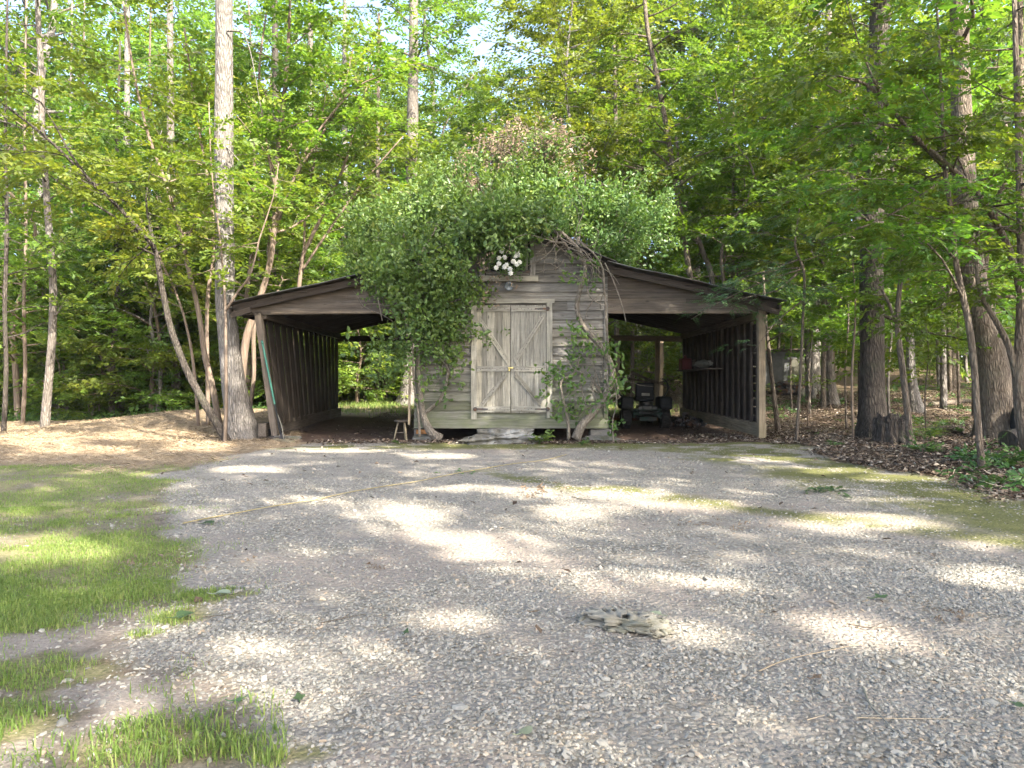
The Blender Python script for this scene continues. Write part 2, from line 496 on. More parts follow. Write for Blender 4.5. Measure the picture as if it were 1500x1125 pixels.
M['petal'] = plain_mat('white_petal', (0.504, 0.504, 0.448), .7, .2, .1)
M['fungus'] = plain_mat('pale_dry_wood', (.215, .20, .16), .92, .12, .3, 18, 0, (.15, .145, .105), .8)
M['stonebits'] = tint_mat('crushed_stone', [(0, (0.140, 0.134, 0.114)), (.35, (0.225, 0.214, 0.183)), (.7, (0.286, 0.270, 0.224)), (.9, (0.337, 0.312, 0.258)), (.96, (0.304, 0.235, 0.161)), (1, (0.383, 0.358, 0.298))], .9, .1, 60, .3)
M['grass'] = leaf_mat('lawn_blade', [(0, (0.086, 0.134, 0.028)), (.5, (0.155, 0.213, 0.046)), (.8, (0.230, 0.256, 0.071)), (1, (0.391, 0.354, 0.164))], (1.495, 1.585, 0.874), .5, .3, .3, .05)
M['straw'] = tint_mat('dry_straw', [(0, (0.144, 0.104, 0.061)), (.5, (0.274, 0.209, 0.130)), (1, (0.374, 0.302, 0.202))], .8, .2, 5, .3)
M['litter'] = tint_mat('fallen_leaf', [(0, (.030, .021, .015)), (.35, (.075, .052, .036)), (.6, (.14, .102, .070)), (.8, (.20, .16, .118)), (1, (.33, .285, .225))], .85, .15, 12, .3)
M['herb'] = leaf_mat('weed_leaf', [(0, (.03, .075, .018)), (.6, (.06, .125, .028)), (1, (.12, .19, .04))], (1.3, 1.4, .7), .4, .4, .3, .1)

# ------------------------------------------------------------------ ground zones
EDGE_D = np.array([0, 1.5, 2.2, 2.8, 3.3, 3.8, 4.9, 6.3, 8.2, 10, 12, 13.2, 14])
EDGE_X = np.array([-.6, -.75, -.85, -1.25, -1.7, -1.9, -2.25, -3.0, -4.1, -4.15, -3.9, -3.7, -3.6])
PATCH = [(-1.80, 2.68, .34, .17), (-1.05, 2.18, .36, .20), (-1.50, 3.28, .16, .14), (-1.45, 3.62, .22, .12), (-.62, 2.05, .12, .07), (-1.75, 2.25, .4, .2),
         (-1.55, 3.05, .1, .07), (-2.2, 3.2, .25, .12)]

def zones(x, y):
    x = np.asarray(x, float); y = np.asarray(y, float); d = y + CAM_D
    nx = fbm(x * 1.6, y * 1.6, 21) - .5; ny = fbm(x * 1.6, y * 1.6, 33) - .5
    n2 = fbm(x * .55, y * .55, 41); n3 = fbm(x * 3.2, y * 3.2, 51)
    ex = np.interp(d, EDGE_D, EDGE_X)
    left = sstep(.25, -.25, x - ex + nx * .9)             # 1 left of the drive edge
    right = sstep(-.35, .35, x - 4.85 + nx * 1.4 - .25 * sstep(8, 13, d))          # 1 in the woods
    back = sstep(12.9, 13.5, d + ny * .7 + .25 * np.clip(np.abs(x) - 2, 0, 2) * 0)
    drive = (1 - left) * (1 - right) * (1 - back)
    straw = left * sstep(8.6, 9.8, d + nx * 2.4 - .18 * np.clip(-x - 5, 0, 6)) 
    grassz = left * (1 - straw) * sstep(3.05, 3.45, d + ny * .5)
    pt = np.zeros_like(x)
    for (cx, cd, rx, rd) in PATCH:
        q = ((x - cx) / rx) ** 2 + ((d - cd) / rd) ** 2
        pt = np.maximum(pt, .9 * sstep(1.25, .25, q + (n3 - .5) * 2.6))
    grass = np.clip(grassz * (.35 + .65 * sstep(.36, .54, n3 * .6 + n2 * .4 + .02)) + pt, 0, 1)
    moss = sstep(11.2, 12.2, d + ny * .8) * sstep(.40, .56, n3 * .5 + n2 * .5 + .05) * (1 - back)
    t = (x + 1.0) / 4.5; dl = 9.2 - 4.4 * t
    moss = np.maximum(moss, .85 * np.exp(-((d - dl - ny * .8) / (.42)) ** 2) * sstep(-1.2, .2, x) * sstep(.36, .55, n3))
    moss = np.maximum(moss, sstep(2.6, 4.2, x + nx * 1.6 + .28 * np.clip(d - 8, 0, 5)) * sstep(.38, .55, n3 * .55 + n2 * .45 + .04))
    moss = np.clip(moss * drive, 0, 1)
    dirt = back * sstep(5.6, 5.0, np.abs(x)) * sstep(20.5, 18.5, d)
    bare = .85 * drive * sstep(.53, .68, n2 * .7 + n3 * .3 + .10 * np.exp(-((x + 1.0) / 1.2) ** 2 - ((d - 2.9) / .9) ** 2) + .06 * np.exp(-((x - .1) / 2) ** 2 - ((d - 5) / 1.4) ** 2))
    bare = np.maximum(bare, left * (1 - straw) * (1 - grass) * .75)
    behind = sstep(19.5, 21, d) * sstep(33, 28, d) * sstep(-6.5, -5, x) * sstep(6, 4, x)
    grass = np.maximum(grass, .75 * behind * sstep(.42, .6, n3 * .6 + n2 * .4) * sstep(28, 24, d))
    return dict(drive=drive, straw=straw * (1 - sstep(21, 24, d)), grass=grass, moss=moss, dirt=dirt, bare=bare, left=left, right=right)

def ground_mat():
    m, nt, out = newmat('ground_surface')
    tc = nd(nt, 'ShaderNodeTexCoord').outputs['Object']
    a = attr(nt, 'zone_a'); b = attr(nt, 'zone_b')
    sa = nd(nt, 'ShaderNodeSeparateColor'); nt.links.new(a.outputs['Color'], sa.inputs[0])
    sb = nd(nt, 'ShaderNodeSeparateColor'); nt.links.new(b.outputs['Color'], sb.inputs[0])
    nf = noise(nt, tc, 9, 6, .7); nm = noise(nt, tc, 2.2, 5, .65); nff = noise(nt, tc, 60, 4, .7)
    def thr(s, w=.28, nz=nf):
        v = math_(nt, 'ADD', s, math_(nt, 'MULTIPLY_ADD', nz, .7, -.35))
        r = nd(nt, 'ShaderNodeMapRange'); r.inputs[1].default_value = .5 - w; r.inputs[2].default_value = .5 + w
        nt.links.new(v, r.inputs[0]); return r.outputs[0]
    # leaf mould
    litter = ramp(nt, nff, [(.3, (.045, .030, .020)), (.5, (.10, .068, .044)), (.72, (.185, .135, .09))])
    litter = mixc(nt, ramp(nt, nm, [(.5, (0, 0, 0)), (.65, (.6, .6, .6))]), litter, (.055, .075, .022))
    # gravel
    vo = nd(nt, 'ShaderNodeTexVoronoi'); vo.inputs['Scale'].default_value = 42; vo.inputs['Randomness'].default_value = 1
    nt.links.new(tc, vo.inputs['Vector'])
    vs = nd(nt, 'ShaderNodeSeparateColor'); nt.links.new(vo.outputs['Color'], vs.inputs[0])
    st = ramp(nt, vs.outputs[0], [(0, (0.174, 0.163, 0.136)), (.4, (0.251, 0.235, 0.195)), (.75, (0.312, 0.292, 0.238)), (.93, (0.347, 0.274, 0.189)), (1, (0.458, 0.428, 0.350))])
    dk = ramp(nt, vo.outputs['Distance'], [(.25, (1, 1, 1)), (.75, (.5, .48, .45))])
    gravel = mixc(nt, 1.0, st, dk, 'MULTIPLY')
    gravel = mixc(nt, ramp(nt, nm, [(.38, (.1, .1, .1)), (.62, (.85, .85, .85))]), gravel, (.27, .24, .20))
    sand = ramp(nt, nff, [(.3, (.20, .168, .135)), (.7, (.32, .272, .222))])
    sand = mixc(nt, ramp(nt, vo.outputs['Distance'], [(.16, (.55, .55, .55)), (.4, (0, 0, 0))]), sand, st)
    moss = ramp(nt, nff, [(.3, (0.069, 0.073, 0.025)), (.55, (0.125, 0.125, 0.043)), (.75, (0.213, 0.200, 0.094))])
    grass = ramp(nt, nff, [(.3, (0.103, 0.101, 0.046)), (.5, (0.172, 0.161, 0.075)), (.75, (0.299, 0.236, 0.149))])
    straw = ramp(nt, nff, [(.3, (.15, .11, .072)), (.5, (.25, .193, .13)), (.75, (.34, .27, .185))])
    dirt = ramp(nt, nf, [(.3, (.050, .034, .026)), (.7, (.12, .082, .060))])
    c = mixc(nt, thr(sa.outputs[0]), litter, gravel)
    c = mixc(nt, thr(sb.outputs[2], .3), c, sand)
    c = mixc(nt, thr(sb.outputs[0], .35), c, moss)
    c = mixc(nt, thr(sa.outputs[1], .3), c, grass)
    c = mixc(nt, thr(sa.outputs[2], .25), c, straw)
    c = mixc(nt, thr(sb.outputs[1], .2), c, dirt)
    hv = math_(nt, 'MULTIPLY', vo.outputs['Distance'], -1.0)
    h = math_(nt, 'ADD', math_(nt, 'MULTIPLY', hv, sa.outputs[0]), nff)
    princ(nt, out, c, .92, .15, bump(nt, h, .8, .02))
    return m

def build_ground():
    def axis(lo, hi, segs):
        out = [lo]
        while out[-1] < hi:
            v = out[-1]
            s = next(st for (lim, st) in segs if abs(v) < lim or lim is None)
            out.append(v + s)
        return np.array(out)
    xp = [0.0]
    while xp[-1] < 130: xp.append(xp[-1] + max(.11, (xp[-1] - 6) * .10))
    xs = np.array([-v for v in xp[:0:-1]] + xp)
    yp = [-14.5]
    while yp[-1] < 150: yp.append(yp[-1] + max(.11, (yp[-1] - 4) * .07))
    yn = [-14.5]
    while yn[-1] > -70: yn.append(yn[-1] - max(.2, (-14.5 - yn[-1]) * .12))
    ys = np.array(yn[:0:-1] + yp)
    X, Y = np.meshgrid(xs, ys)
    x = X.ravel(); y = Y.ravel(); z = height(x, y)
    Zn = zones(x, y)
    # shallow wheel ruts and lumps
    z = z + .012 * (fbm(x * 3, y * 3, 71, 3) - .5) * 2
    nx, ny = len(xs), len(ys)
    I, J = np.meshgrid(np.arange(nx - 1), np.arange(ny - 1))
    k = (J * nx + I).ravel()
    Q = np.stack([k, k + 1, k + nx + 1, k + nx], 1)
    za = np.stack([Zn['drive'], Zn['grass'], Zn['straw'], np.ones_like(x)], 1)
    zb = np.stack([Zn['moss'], Zn['dirt'], Zn['bare'], np.ones_like(x)], 1)
    mid = lambda a: a[Q].mean(1)
    cls = np.zeros(len(Q), int)
    cls[mid(Zn['drive']) > .5] = 1
    cls[(mid(Zn['left']) > .5) & (mid(Zn['straw']) <= .5) & (mid(y) < -3)] = 2
    cls[mid(Zn['straw']) > .5] = 3
    mat = ground_mat()
    for c, nm in ((0, 'ground'), (1, 'driveway'), (2, 'lawn'), (3, 'straw_slope')):
        q = Q[cls == c]
        ids, inv = np.unique(q, return_inverse=True)
        me = mesh_from(nm, np.stack([x, y, z], 1)[ids], [inv.reshape(-1, 4)], mat, {'zone_a': za[ids], 'zone_b': zb[ids]}, smooth=True)
        tag(link(nm, me), kind='structure')
build_ground()

# ------------------------------------------------------------------ barn
S0 = CAM_D / F
def X(px): return (px - VPX) * S0
def Z(py): return CAM_H + (VPY - py) * S0
CX = .09; HALF = 1.83; ZP = 4.27; ZB = 3.34; SM = (ZP - ZB) / HALF; SL = .222; DEPTH = 6.1
XL, XR = CX - HALF, CX + HALF
WL, WR = -4.66, 4.88
def zroof(x):
    a = abs(x - CX)
    return ZP - SM * a if a < HALF else ZB - SL * (a - HALF)

def build_barn():
    barn = empty('barn', (0, 0, 0), 'old weathered board barn with double doors, two open lean-tos and a vine-covered roof', 'barn')
    rd = random.Random(5)
    # front wall: lapped boards
    b = MB(11); z = .425; k = 0
    while z < ZP - .15:
        h = .172 + rd.uniform(-.012, .012)
        def span(zz):
            if zz < ZB - .1: return XL, XR
            a = min(HALF, (ZP - .06 - zz) / SM); return CX - a, CX + a
        l0, r0 = span(z); l1, r1 = span(z + h)
        if r1 - l1 > .1:
            cuts = [l0] + sorted(rd.uniform(l0 + .5, r0 - .5) for _ in range(rd.choice([0, 1, 1, 2])) if r0 - l0 > 1.4) + [r0]
            for i in range(len(cuts) - 1):
                a0, a1 = cuts[i], cuts[i + 1]
                if a1 - a0 < .12: continue
                seg = max(1, int((a1 - a0) / .25)); V = []; G = []
                off = np.array([rd.random() * 50 for _ in range(3)])
                yb = -.044 + rd.uniform(-.008, .005); yt = -.006
                for j in range(seg + 1):
                    f = j / seg; xb = a0 + .002 + (a1 - a0 - .004) * f
                    t0 = max(a0 + .002, l1); t1 = min(a1 - .002, r1); xt = t0 + (t1 - t0) * f
                    jb = rd.uniform(-.006, .004)
                    V += [(xb, yb, z - .012 + jb), (xt, yt, z + h), (xt, yt + .02, z + h), (xb, yb + .02, z - .012 + jb)]
                    G += [off + np.array([xb, -h / 2, 0]), off + np.array([xb, h / 2, 0]), off + np.array([xb, h / 2, .02]), off + np.array([xb, -h / 2, .02])]
                Q = [[0, 1, 2, 3], [seg * 4 + q for q in (3, 2, 1, 0)]]
                for j in range(seg):
                    for q in range(4):
                        a = j * 4 + q; c = j * 4 + (q + 1) % 4
                        Q.append([a, a + 4, c + 4, c])
                b.add(V, Q, grain=G, tint=rd.random())
        z += h; k += 1
    b.build('wall', M['wood'], barn)
    # sheathing of the closed room
    b = MB(12)
    V = [(XL, .02, .26), (XR, .02, .26), (XR, .02, ZB - .08), (CX, .02, ZP - .08), (XL, .02, ZB - .08)]
    V += [(x, .05, z) for (x, y, z) in V]
    b.add(V, [], [[0, 1, 2], [0, 2, 4], [4, 2, 3], [5, 7, 6], [5, 9, 7], [9, 8, 7]])
    V2 = [(x, DEPTH - .03 if y < .03 else DEPTH, z) for (x, y, z) in V]
    b.add(V2, [], [[0, 1, 2], [0, 2, 4], [4, 2, 3], [5, 7, 6], [5, 9, 7], [9, 8, 7]])
    for zz in np.arange(.36, ZB - .1, .19):
        b.board((XL + .005, .06, zz), (XL + .005, DEPTH - .04, zz), .186, .025, (0, 0, 1), 6, .003)
        b.board((XR - .005, .06, zz), (XR - .005, DEPTH - .04, zz), .186, .025, (0, 0, 1), 6, .003)
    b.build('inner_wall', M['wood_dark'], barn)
    b = MB(13); b.box((CX, DEPTH / 2, .27), (2 * HALF - .06, DEPTH - .12, .06)); b.build('floor', M['wood_dark'], barn)
    # corner boards, sill
    b = MB(14)
    b.board((XL - .01, -.052, .334), (XR + .01, -.052, .334), .185, .05, (0, 0, 1), 10, .004, tint=.45)
    b.build('sill_beam', M['wood'], barn)
    for xx in (XL + .035, XR - .035):
        b = MB(15); b.board((xx, -.056, .44), (xx, -.056, 2.50), .075, .02, (1, 0, 0), 6, .002, tint=.5)
        b.build('corner_board', M['wood'], barn)
    # brick and stone piers
    for (px, w) in ((618, .30), (880, .4)):
        b = MB(16); b.rbox((X(px), .14, .10), (w, .3, .24), .02)
        b.rbox((X(px) + .02, .10, .02), (w + .12, .4, .12), .03, rz=.1)
        b.build('pier', M['stone'], barn)
    b = MB(17); b.rbox((X(620), -.02, .175), (.26, .12, .08), .008); b.build('brick', M['brick'], barn)
    for (x, y) in ((XL + .2, DEPTH - .2), (XR - .2, DEPTH - .2), (CX, DEPTH - .2)):
        b = MB(18); b.rbox((x, y, .16), (.35, .35, .25), .03); b.build('pier', M['stone'], barn)
    # ------ doors
    D0, DM, D1, ZT, ZBOT = X(698), X(748), X(800), Z(447), Z(605)
    def door(xa, xb, hinge_left):
        bd = MB(20 + int(hinge_left)); n = 5; w = (xb - xa) / n
        cuts = [xa]; ws = [w * rd.uniform(.75, 1.25) for _ in range(n)]; sc = (xb - xa) / sum(ws)
        for q in ws: cuts.append(cuts[-1] + q * sc)
        for i in range(n):
            c = (cuts[i] + cuts[i + 1]) / 2
            bd.board((c, -.066, ZBOT + rd.uniform(0, .01)), (c, -.066, ZT - .01), cuts[i + 1] - cuts[i] - .006, .024, (1, 0, 0), 8, .0018)
        o = bd.build('door', M['wood_door'], barn)
        br = MB(30 + int(hinge_left))
        y = -.092
        br.board((xa + .005, y, Z(453.5)), (xb - .005, y, Z(453.5)), .095, .026, (0, 0, 1), 4, .003)
        br.board((xa + .005, y, Z(540.5)), (xb - .005, y, Z(540.5)), .10, .026, (0, 0, 1), 4, .003)
        br.board((xa + .005, y, Z(599)), (xb - .005, y, Z(599)), .10, .026, (0, 0, 1), 4, .003, tint=.35)
        if hinge_left:
            br.board((X(703), y, Z(468)), (X(744), y, Z(530)), .085, .026, (1, 0, 0), 5, .003, skew0=-.03, skew1=-.03)
            br.board((X(742), y, Z(548)), (X(706), y, Z(593)), .075, .026, (1, 0, 0), 5, .003, skew0=.03, skew1=.03)
        else:
            br.board((X(796), y, Z(462)), (X(754), y, Z(530)), .085, .026, (1, 0, 0), 5, .003, skew0=.03, skew1=.03)
            br.board((X(754), y, Z(548)), (X(793), y, Z(593)), .075, .026, (1, 0, 0), 5, .003, skew0=-.03, skew1=-.03)
        br.build('brace', M['wood_door'], o)
        nails = MB(36 + int(hinge_left))
        for zz in (453.5, 540.5, 599):
            for i in range(n):
                c = (cuts[i] + cuts[i + 1]) / 2
                for dx in (-.03, .03):
                    nails.rbox((c + dx, y - .013, Z(zz) + rd.uniform(-.02, .02)), (.014, .006, .014), .002, 1)
        for (p0, p1) in (((X(703), Z(468)), (X(744), Z(530))), ((X(742), Z(548)), (X(706), Z(593)))) if hinge_left else (((X(796), Z(462)), (X(754), Z(530))), ((X(754), Z(548)), (X(793), Z(593)))):
            for i in range(9):
                f = (i + .5) / 9; 
                nails.rbox((p0[0] + (p1[0] - p0[0]) * f + rd.uniform(-.02, .02), y - .013, p0[1] + (p1[1] - p0[1]) * f), (.014, .006, .014), .002, 1)
        nails.build('nail', M['iron'], o)
        for zz in (599, 453):
            hg = MB(40); xh = xa if hinge_left else xb; sg = 1 if hinge_left else -1
            if zz == 453 and hinge_left: continue
            hg.board((xh - sg * .06, y - .018, Z(zz)), (xh + sg * .22, y - .018, Z(zz)), .045, .008, (0, 0, 1), 1, 0, w1=.02)
            hg.rbox((xh - sg * .02, y - .018, Z(zz)), (.05, .018, .075), .006, 1)
            hg.build('hinge', M['iron'], o)
        return o
    door(D0, DM - .004, True)
    d2 = door(DM + .004, D1, False)
    lt = MB(42); lt.rbox((X(748), -.112, Z(539)), (.10, .016, .03), .005, 1); lt.rbox((X(746), -.125, Z(542)), (.03, .02, .05), .006, 1)
    lt.build('latch', M['brass'], d2)
    fr = MB(43)
    fr.board((X(694.5), -.072, Z(614)), (X(694.5), -.072, Z(447)), .105, .036, (1, 0, 0), 6, .003, tint=.7)
    fr.board((X(804.5), -.072, Z(612)), (X(804.5), -.072, Z(444)), .105, .036, (1, 0, 0), 6, .003, tint=.6)
    fr.board((X(686), -.070, Z(441.5)), (X(812), -.070, Z(441.5)), .085, .034, (0, 0, 1), 6, .003, tint=.7)
    fr.build('door_frame', M['wood_door'], barn)
    # ------ loft window
    wx0, wx1, wz0, wz1 = X(711), X(776), Z(405), Z(347)
    w = MB(44); y = -.066
    w.box(((wx0 + wx1) / 2, -.048, (wz0 + wz1) / 2), (wx1 - wx0, .02, wz1 - wz0))
    win = w.build('loft_window', M['black'], barn)
    f = MB(45)
    f.board((X(707), y, Z(406)), (X(707), y, Z(349)), .105, .04, (1, 0, 0), 3, .002, tint=.55)
    f.board((X(780), y, Z(406)), (X(780), y, Z(349)), .105, .04, (1, 0, 0), 3, .002, tint=.5)
    f.board((X(706), y, Z(346)), (X(781), y, Z(346)), .08, .042, (0, 0, 1), 3, .002, tint=.5)
    f.board((X(716), y + .005, Z(400)), (X(716), y + .005, Z(349)), .05, .03, (1, 0, 0), 3, .002, tint=.4)
    f.board((X(771), y + .005, Z(400)), (X(771), y + .005, Z(349)), .05, .03, (1, 0, 0), 3, .002, tint=.4)
    f.board((X(712), y + .005, Z(401)), (X(775), y + .005, Z(401)), .06, .03, (0, 0, 1), 3, .002, tint=.5)
    f.build('frame', M['wood'], win)
    f = MB(46); f.board((X(702), -.085, Z(409)), (X(788), -.085, Z(409)), .105, .07, (0, 0, 1), 4, .003, tint=.75); f.build('sill', M['wood_door'], win)
    f = MB(47); f.board((X(765), -.095, Z(399)), (X(777), -.095, Z(398)), .05, .01, (0, 0, 1), 1, 0); f.build('hinge', M['iron'], win)
    # lamp under the window
    l = MB(48)
    l.lathe((X(745.5), -.16, Z(420)), (0, -.9, -.45), [(.0, -.1), (.045, -.1), (.075, -.04), (.085, .04), (.08, .06), (.06, .05), (.0, .02)], 20)
    l.rbox((X(745.5), -.085, Z(418)), (.11, .09, .10), .02)
    l.build('wall_lamp', M['glass_grey'], barn, True)
    # ------ lean-to gable boards and beams
    for sgn in (-1, 1):
        xi = XL - .0 if sgn < 0 else XR + .0
        xo = -5.12 if sgn < 0 else 5.06
        zb = 2.50
        b = MB(50 + sgn)
        zz = zb + .05; row = 0
        while zz < ZB:
            h = .165
            # inner end at xi, outer end limited by the roof
            def outx(zv):
                a = HALF + (ZB - .09 - zv) / SL
                a = min(a, abs(xo - CX)); return CX + sgn * a
            o0, o1 = outx(zz), outx(zz + h)
            if sgn * (o0 - xi) > .15:
                if sgn * (o1 - xi) < 0: o1 = xi + sgn * .02
                off = np.array([rd.random() * 50 for _ in range(3)])
                y0, y1 = -.012 - rd.uniform(0, .012), -.004
                cut = xi + (o0 - xi) * rd.uniform(.35, .65)
                for (q0, q1, t0, t1) in ((xi, cut - sgn * .003, xi, min(max(cut, min(xi, o1)), max(xi, o1))), (cut, o0, min(max(cut, min(xi, o1)), max(xi, o1)), o1)):
                    V = []; G = []
                    for (xx, xt) in ((q0, t0), (q1, t1)):
                        V += [(xx, y0, zz - .01), (xt, y1, zz + h), (xt, y1 + .02, zz + h), (xx, y0 + .02, zz - .01)]
                        G += [off + np.array([xx, -h / 2, 0]), off + np.array([xt, h / 2, 0]), off + np.array([xt, h / 2, .02]), off + np.array([xx, -h / 2, .02])]
                    Q = [[0, 1, 2, 3], [7, 6, 5, 4]] + [[q, q + 4, (q + 1) % 4 + 4, (q + 1) % 4] for q in range(4)]
                    b.add(V, Q, grain=G, tint=rd.random() * .8)
            zz += h; row += 1
        b.build('gable_board', M['wood_brown'], barn)
        b = MB(60 + sgn)
        b.board((xi, -.022, zb + .02), (xo * .965, -.022, zb + .02 - (.03 if sgn < 0 else 0)), .20, .035, (0, 0, 1), 8, .003, tint=.5)
        b.board((xi, -.052, zb - .06), (WL + .2 if sgn < 0 else WR - .15, -.052, zb - .06), .05, .05, (0, 0, 1), 6, .003, tint=.95)
        b.build('beam', M['wood_brown'], barn)
        # rake board under the roof edge
        b = MB(64 + sgn)
        za = zroof(xi) - .12; zo = zroof(xo) - .10
        b.board((xi, -.20, za), (xo, -.20, zo), .13, .04, (0, 0, 1), 6, .005, tint=.3)
        b.board((xo + (-.04 if sgn < 0 else .04), -.28, zo - .04), (xo + (-.04 if sgn < 0 else .04), DEPTH + .2, zo - .04), .12, .04, (0, 0, 1), 4, .004, tint=.3)
        b.board((xo - sgn * .35, -.24, zo - .02), (xo + sgn * .03, -.24, zo - .12), .10, .05, (0, 0, 1), 2, .01, tint=.6)
        b.build('fascia', M['wood_dark'], barn)
        # rafters and purlins
        for yy in np.linspace(.3, DEPTH - .1, 8):
            r_ = MB(70); r_.board((xi, yy, zroof(xi) - .17), (xo, yy, zroof(xo) - .17), .13, .05, (0, 0, 1), 2, .004, tint=.4)
            r_.build('rafter', M['wood_dark'], barn)
        p = MB(72)
        for q in range(7):
            xx = xi + (xo - xi) * (q + .3) / 7
            p.board((xx, -.25, zroof(xx) - .075), (xx, DEPTH + .15, zroof(xx) - .075), .18, .025, (1, 0, 0), 2, .002, tint=.4)
        p.build('roof_board', M['wood_dark'], barn)
        b = MB(74)      # plate along the top of the side wall
        xw = WL if sgn < 0 else WR
        zt = zroof(xw) - .30
        b.board((xw - sgn * .04, .02, zt), (xw - sgn * .04, DEPTH, zt), .14, .09, (0, 0, 1), 4, .004, tint=.8)
        b.build('top_plate', M['wood_brown'], barn)
        b = MB(76)
        b.board((xw - sgn * .03, -.06, .21), (xw - sgn * .03, DEPTH, .30), .24, .14, (0, 0, 1), 8, .006, tint=.8 if sgn > 0 else .4)
        b.build('sill_beam', M['wood_new'] if sgn > 0 else M['wood_brown'], barn)
        # back beam
        b = MB(78)
        b.board((xi, DEPTH - .05, 2.36), (xw, DEPTH - .05, 2.32), .15, .06, (0, 0, 1), 4, .004, tint=.9)
        b.build('beam', M['wood_new'] if sgn > 0 else M['wood_dark'], barn)
    # ------ side walls of upright boards
    # left: leaning front
    b = MB(80); n = 15
    for i in range(n):
        f = (i + .6) / n; yy = DEPTH * f
        lean = .10 * (1 - f)
        x0, x1 = WL + lean * 1.6, WL - lean
        b.board((x0, yy, .28 + .02 * f), (x1, yy, zroof(WL) - .30), .20 + rd.uniform(-.03, .03), .028, (0, 1, 0), 4, .004, tint=rd.uniform(.2, .9))
        b.board((x0 - .045, yy + .2, .30), (x1 - .045, yy + .2, zroof(WL) - .26), .30, .022, (0, 1, 0), 2, .004, tint=rd.uniform(0, .3))
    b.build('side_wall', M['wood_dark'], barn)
    b = MB(82)
    b.board((X(404), -.03, .10), (X(379), -.03, 2.42), .115, .11, (1, 0, 0), 6, .006, tint=.7); b.build('post', M['wood_brown'], barn)
    # right: open boarding with studs
    b = MB(84); n = 16
    for i in range(n):
        f = (i + .35) / n; yy = DEPTH * f
        b.board((WR - .05, yy, .33), (WR - .05, yy, zroof(WR) - .28), .06 + rd.uniform(-.012, .02), .05, (0, 1, 0), 3, .004, tint=rd.uniform(.3, .9))
    b.build('stud', M['wood_dark'], barn)
    b = MB(85); yy = .06
    while yy < DEPTH:
        w_ = rd.uniform(.13, .19)
        if yy > .62:
            b.board((WR + .03, yy + w_ / 2, .26), (WR + .03, yy + w_ / 2, zroof(WR) - .2), w_, .02, (0, 1, 0), 2, .004, tint=rd.uniform(0, .4))
        yy += w_ + .004
    zz = .32
    while zz < 2.2:     # horizontal slats near the front, daylight between them
        h = rd.uniform(.12, .16)
        b.board((WR + .03, .0, zz + h / 2), (WR + .03, .66, zz + h / 2), h, .02, (0, 0, 1), 2, .004, tint=rd.uniform(0, .5))
        zz += h + (rd.uniform(.012, .04) if zz < 1.4 else .004)
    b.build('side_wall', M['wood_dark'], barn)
    b = MB(86); b.board((WR - .05, -.03, .06), (WR - .05, -.03, zroof(WR) - .2), .125, .12, (1, 0, 0), 6, .005, tint=.9); b.build('post', M['wood_new'], barn)
    # shelf on the right wall
    b = MB(87); b.board((WR - .28, 2.2, 1.42), (WR - .28, 4.9, 1.42), .40, .03, (1, 0, 0), 3, .003, tint=.8)
    b.board((WR - .12, 4.4, 1.62), (WR - .12, 5.9, 1.58), .16, .03, (0, 0, 1), 2, .003, tint=.95)
    b.build('shelf', M['wood_brown'], barn)
    # back posts on the right
    for (px, d, w_) in ((962, 19.5, .11), (968, 20.3, .10)):
        p0 = at(px, 600, d); b = MB(88)
        b.board((p0[0], p0[1], hz(p0[0], p0[1]) - .05), (p0[0] + .02, p0[1], 2.34), w_, w_, (1, 0, 0), 4, .006, tint=.9); b.build('post', M['wood_new'], barn)
    # ------ tin roofs, corrugated
    def sheet(x0, x1, y0, y1, name, lift=0.0, seed=0):
        ny = int((y1 - y0) / .019); ys = np.linspace(y0, y1, ny + 1)
        xs = np.linspace(x0, x1, 7)
        V = []; rr = rngof(seed)
        for x in xs:
            sag = .012 * math.sin(x * 3.1 + seed)
            V.append(np.stack([np.full(ny + 1, x), ys, np.full(ny + 1, zroof(x) + lift + sag) + .009 * np.sin(ys * 2 * math.pi / .076)], 1))
        V = np.array(V); nx = len(xs); A = V.reshape(-1, 3); Bv = A - np.array([0, 0, .006])
        I, J = np.meshgrid(np.arange(nx - 1), np.arange(ny), indexing='ij'); k = (I * (ny + 1) + J).ravel()
        Q = np.stack([k, k + 1, k + ny + 2, k + ny + 1], 1)
        Nn = len(A)
        Q2 = Q[:, ::-1] + Nn
        e = []
        for j in (0, ny):
            i = np.arange(nx - 1); a = i * (ny + 1) + j; c = (i + 1) * (ny + 1) + j; e.append(np.stack([a, c, c + Nn, a + Nn], 1))
        for i in (0, nx - 1):
            j = np.arange(ny); a = i * (ny + 1) + j; e.append(np.stack([a, a + 1, a + 1 + Nn, a + Nn], 1))
        me = mesh_from(name, np.vstack([A, Bv]), [np.concatenate([Q, Q2] + e)], M['metal_roof'])
        link(name, me, barn)
    sheet(CX - HALF - .12, CX + .0, -.38, DEPTH + .25, 'roof', .02, 1)
    sheet(CX, CX + HALF + .12, -.38, DEPTH + .25, 'roof', .02, 2)
    sheet(-5.22, XL + .05, -.40, DEPTH + .25, 'lean_to_roof', 0, 3)
    sheet(XR - .05, 5.18, -.40, DEPTH + .25, 'lean_to_roof', 0, 4)
    b = MB(90)
    for s in (-1, 1):
        b.board((CX, -.20, ZP - .11), (CX + s * (HALF + .1), -.20, ZB - .13), .13, .04, (0, 0, 1), 4, .004, tint=.3)
    b.build('rake_board', M['wood_dark'], barn)
    return barn
BARN = build_barn()
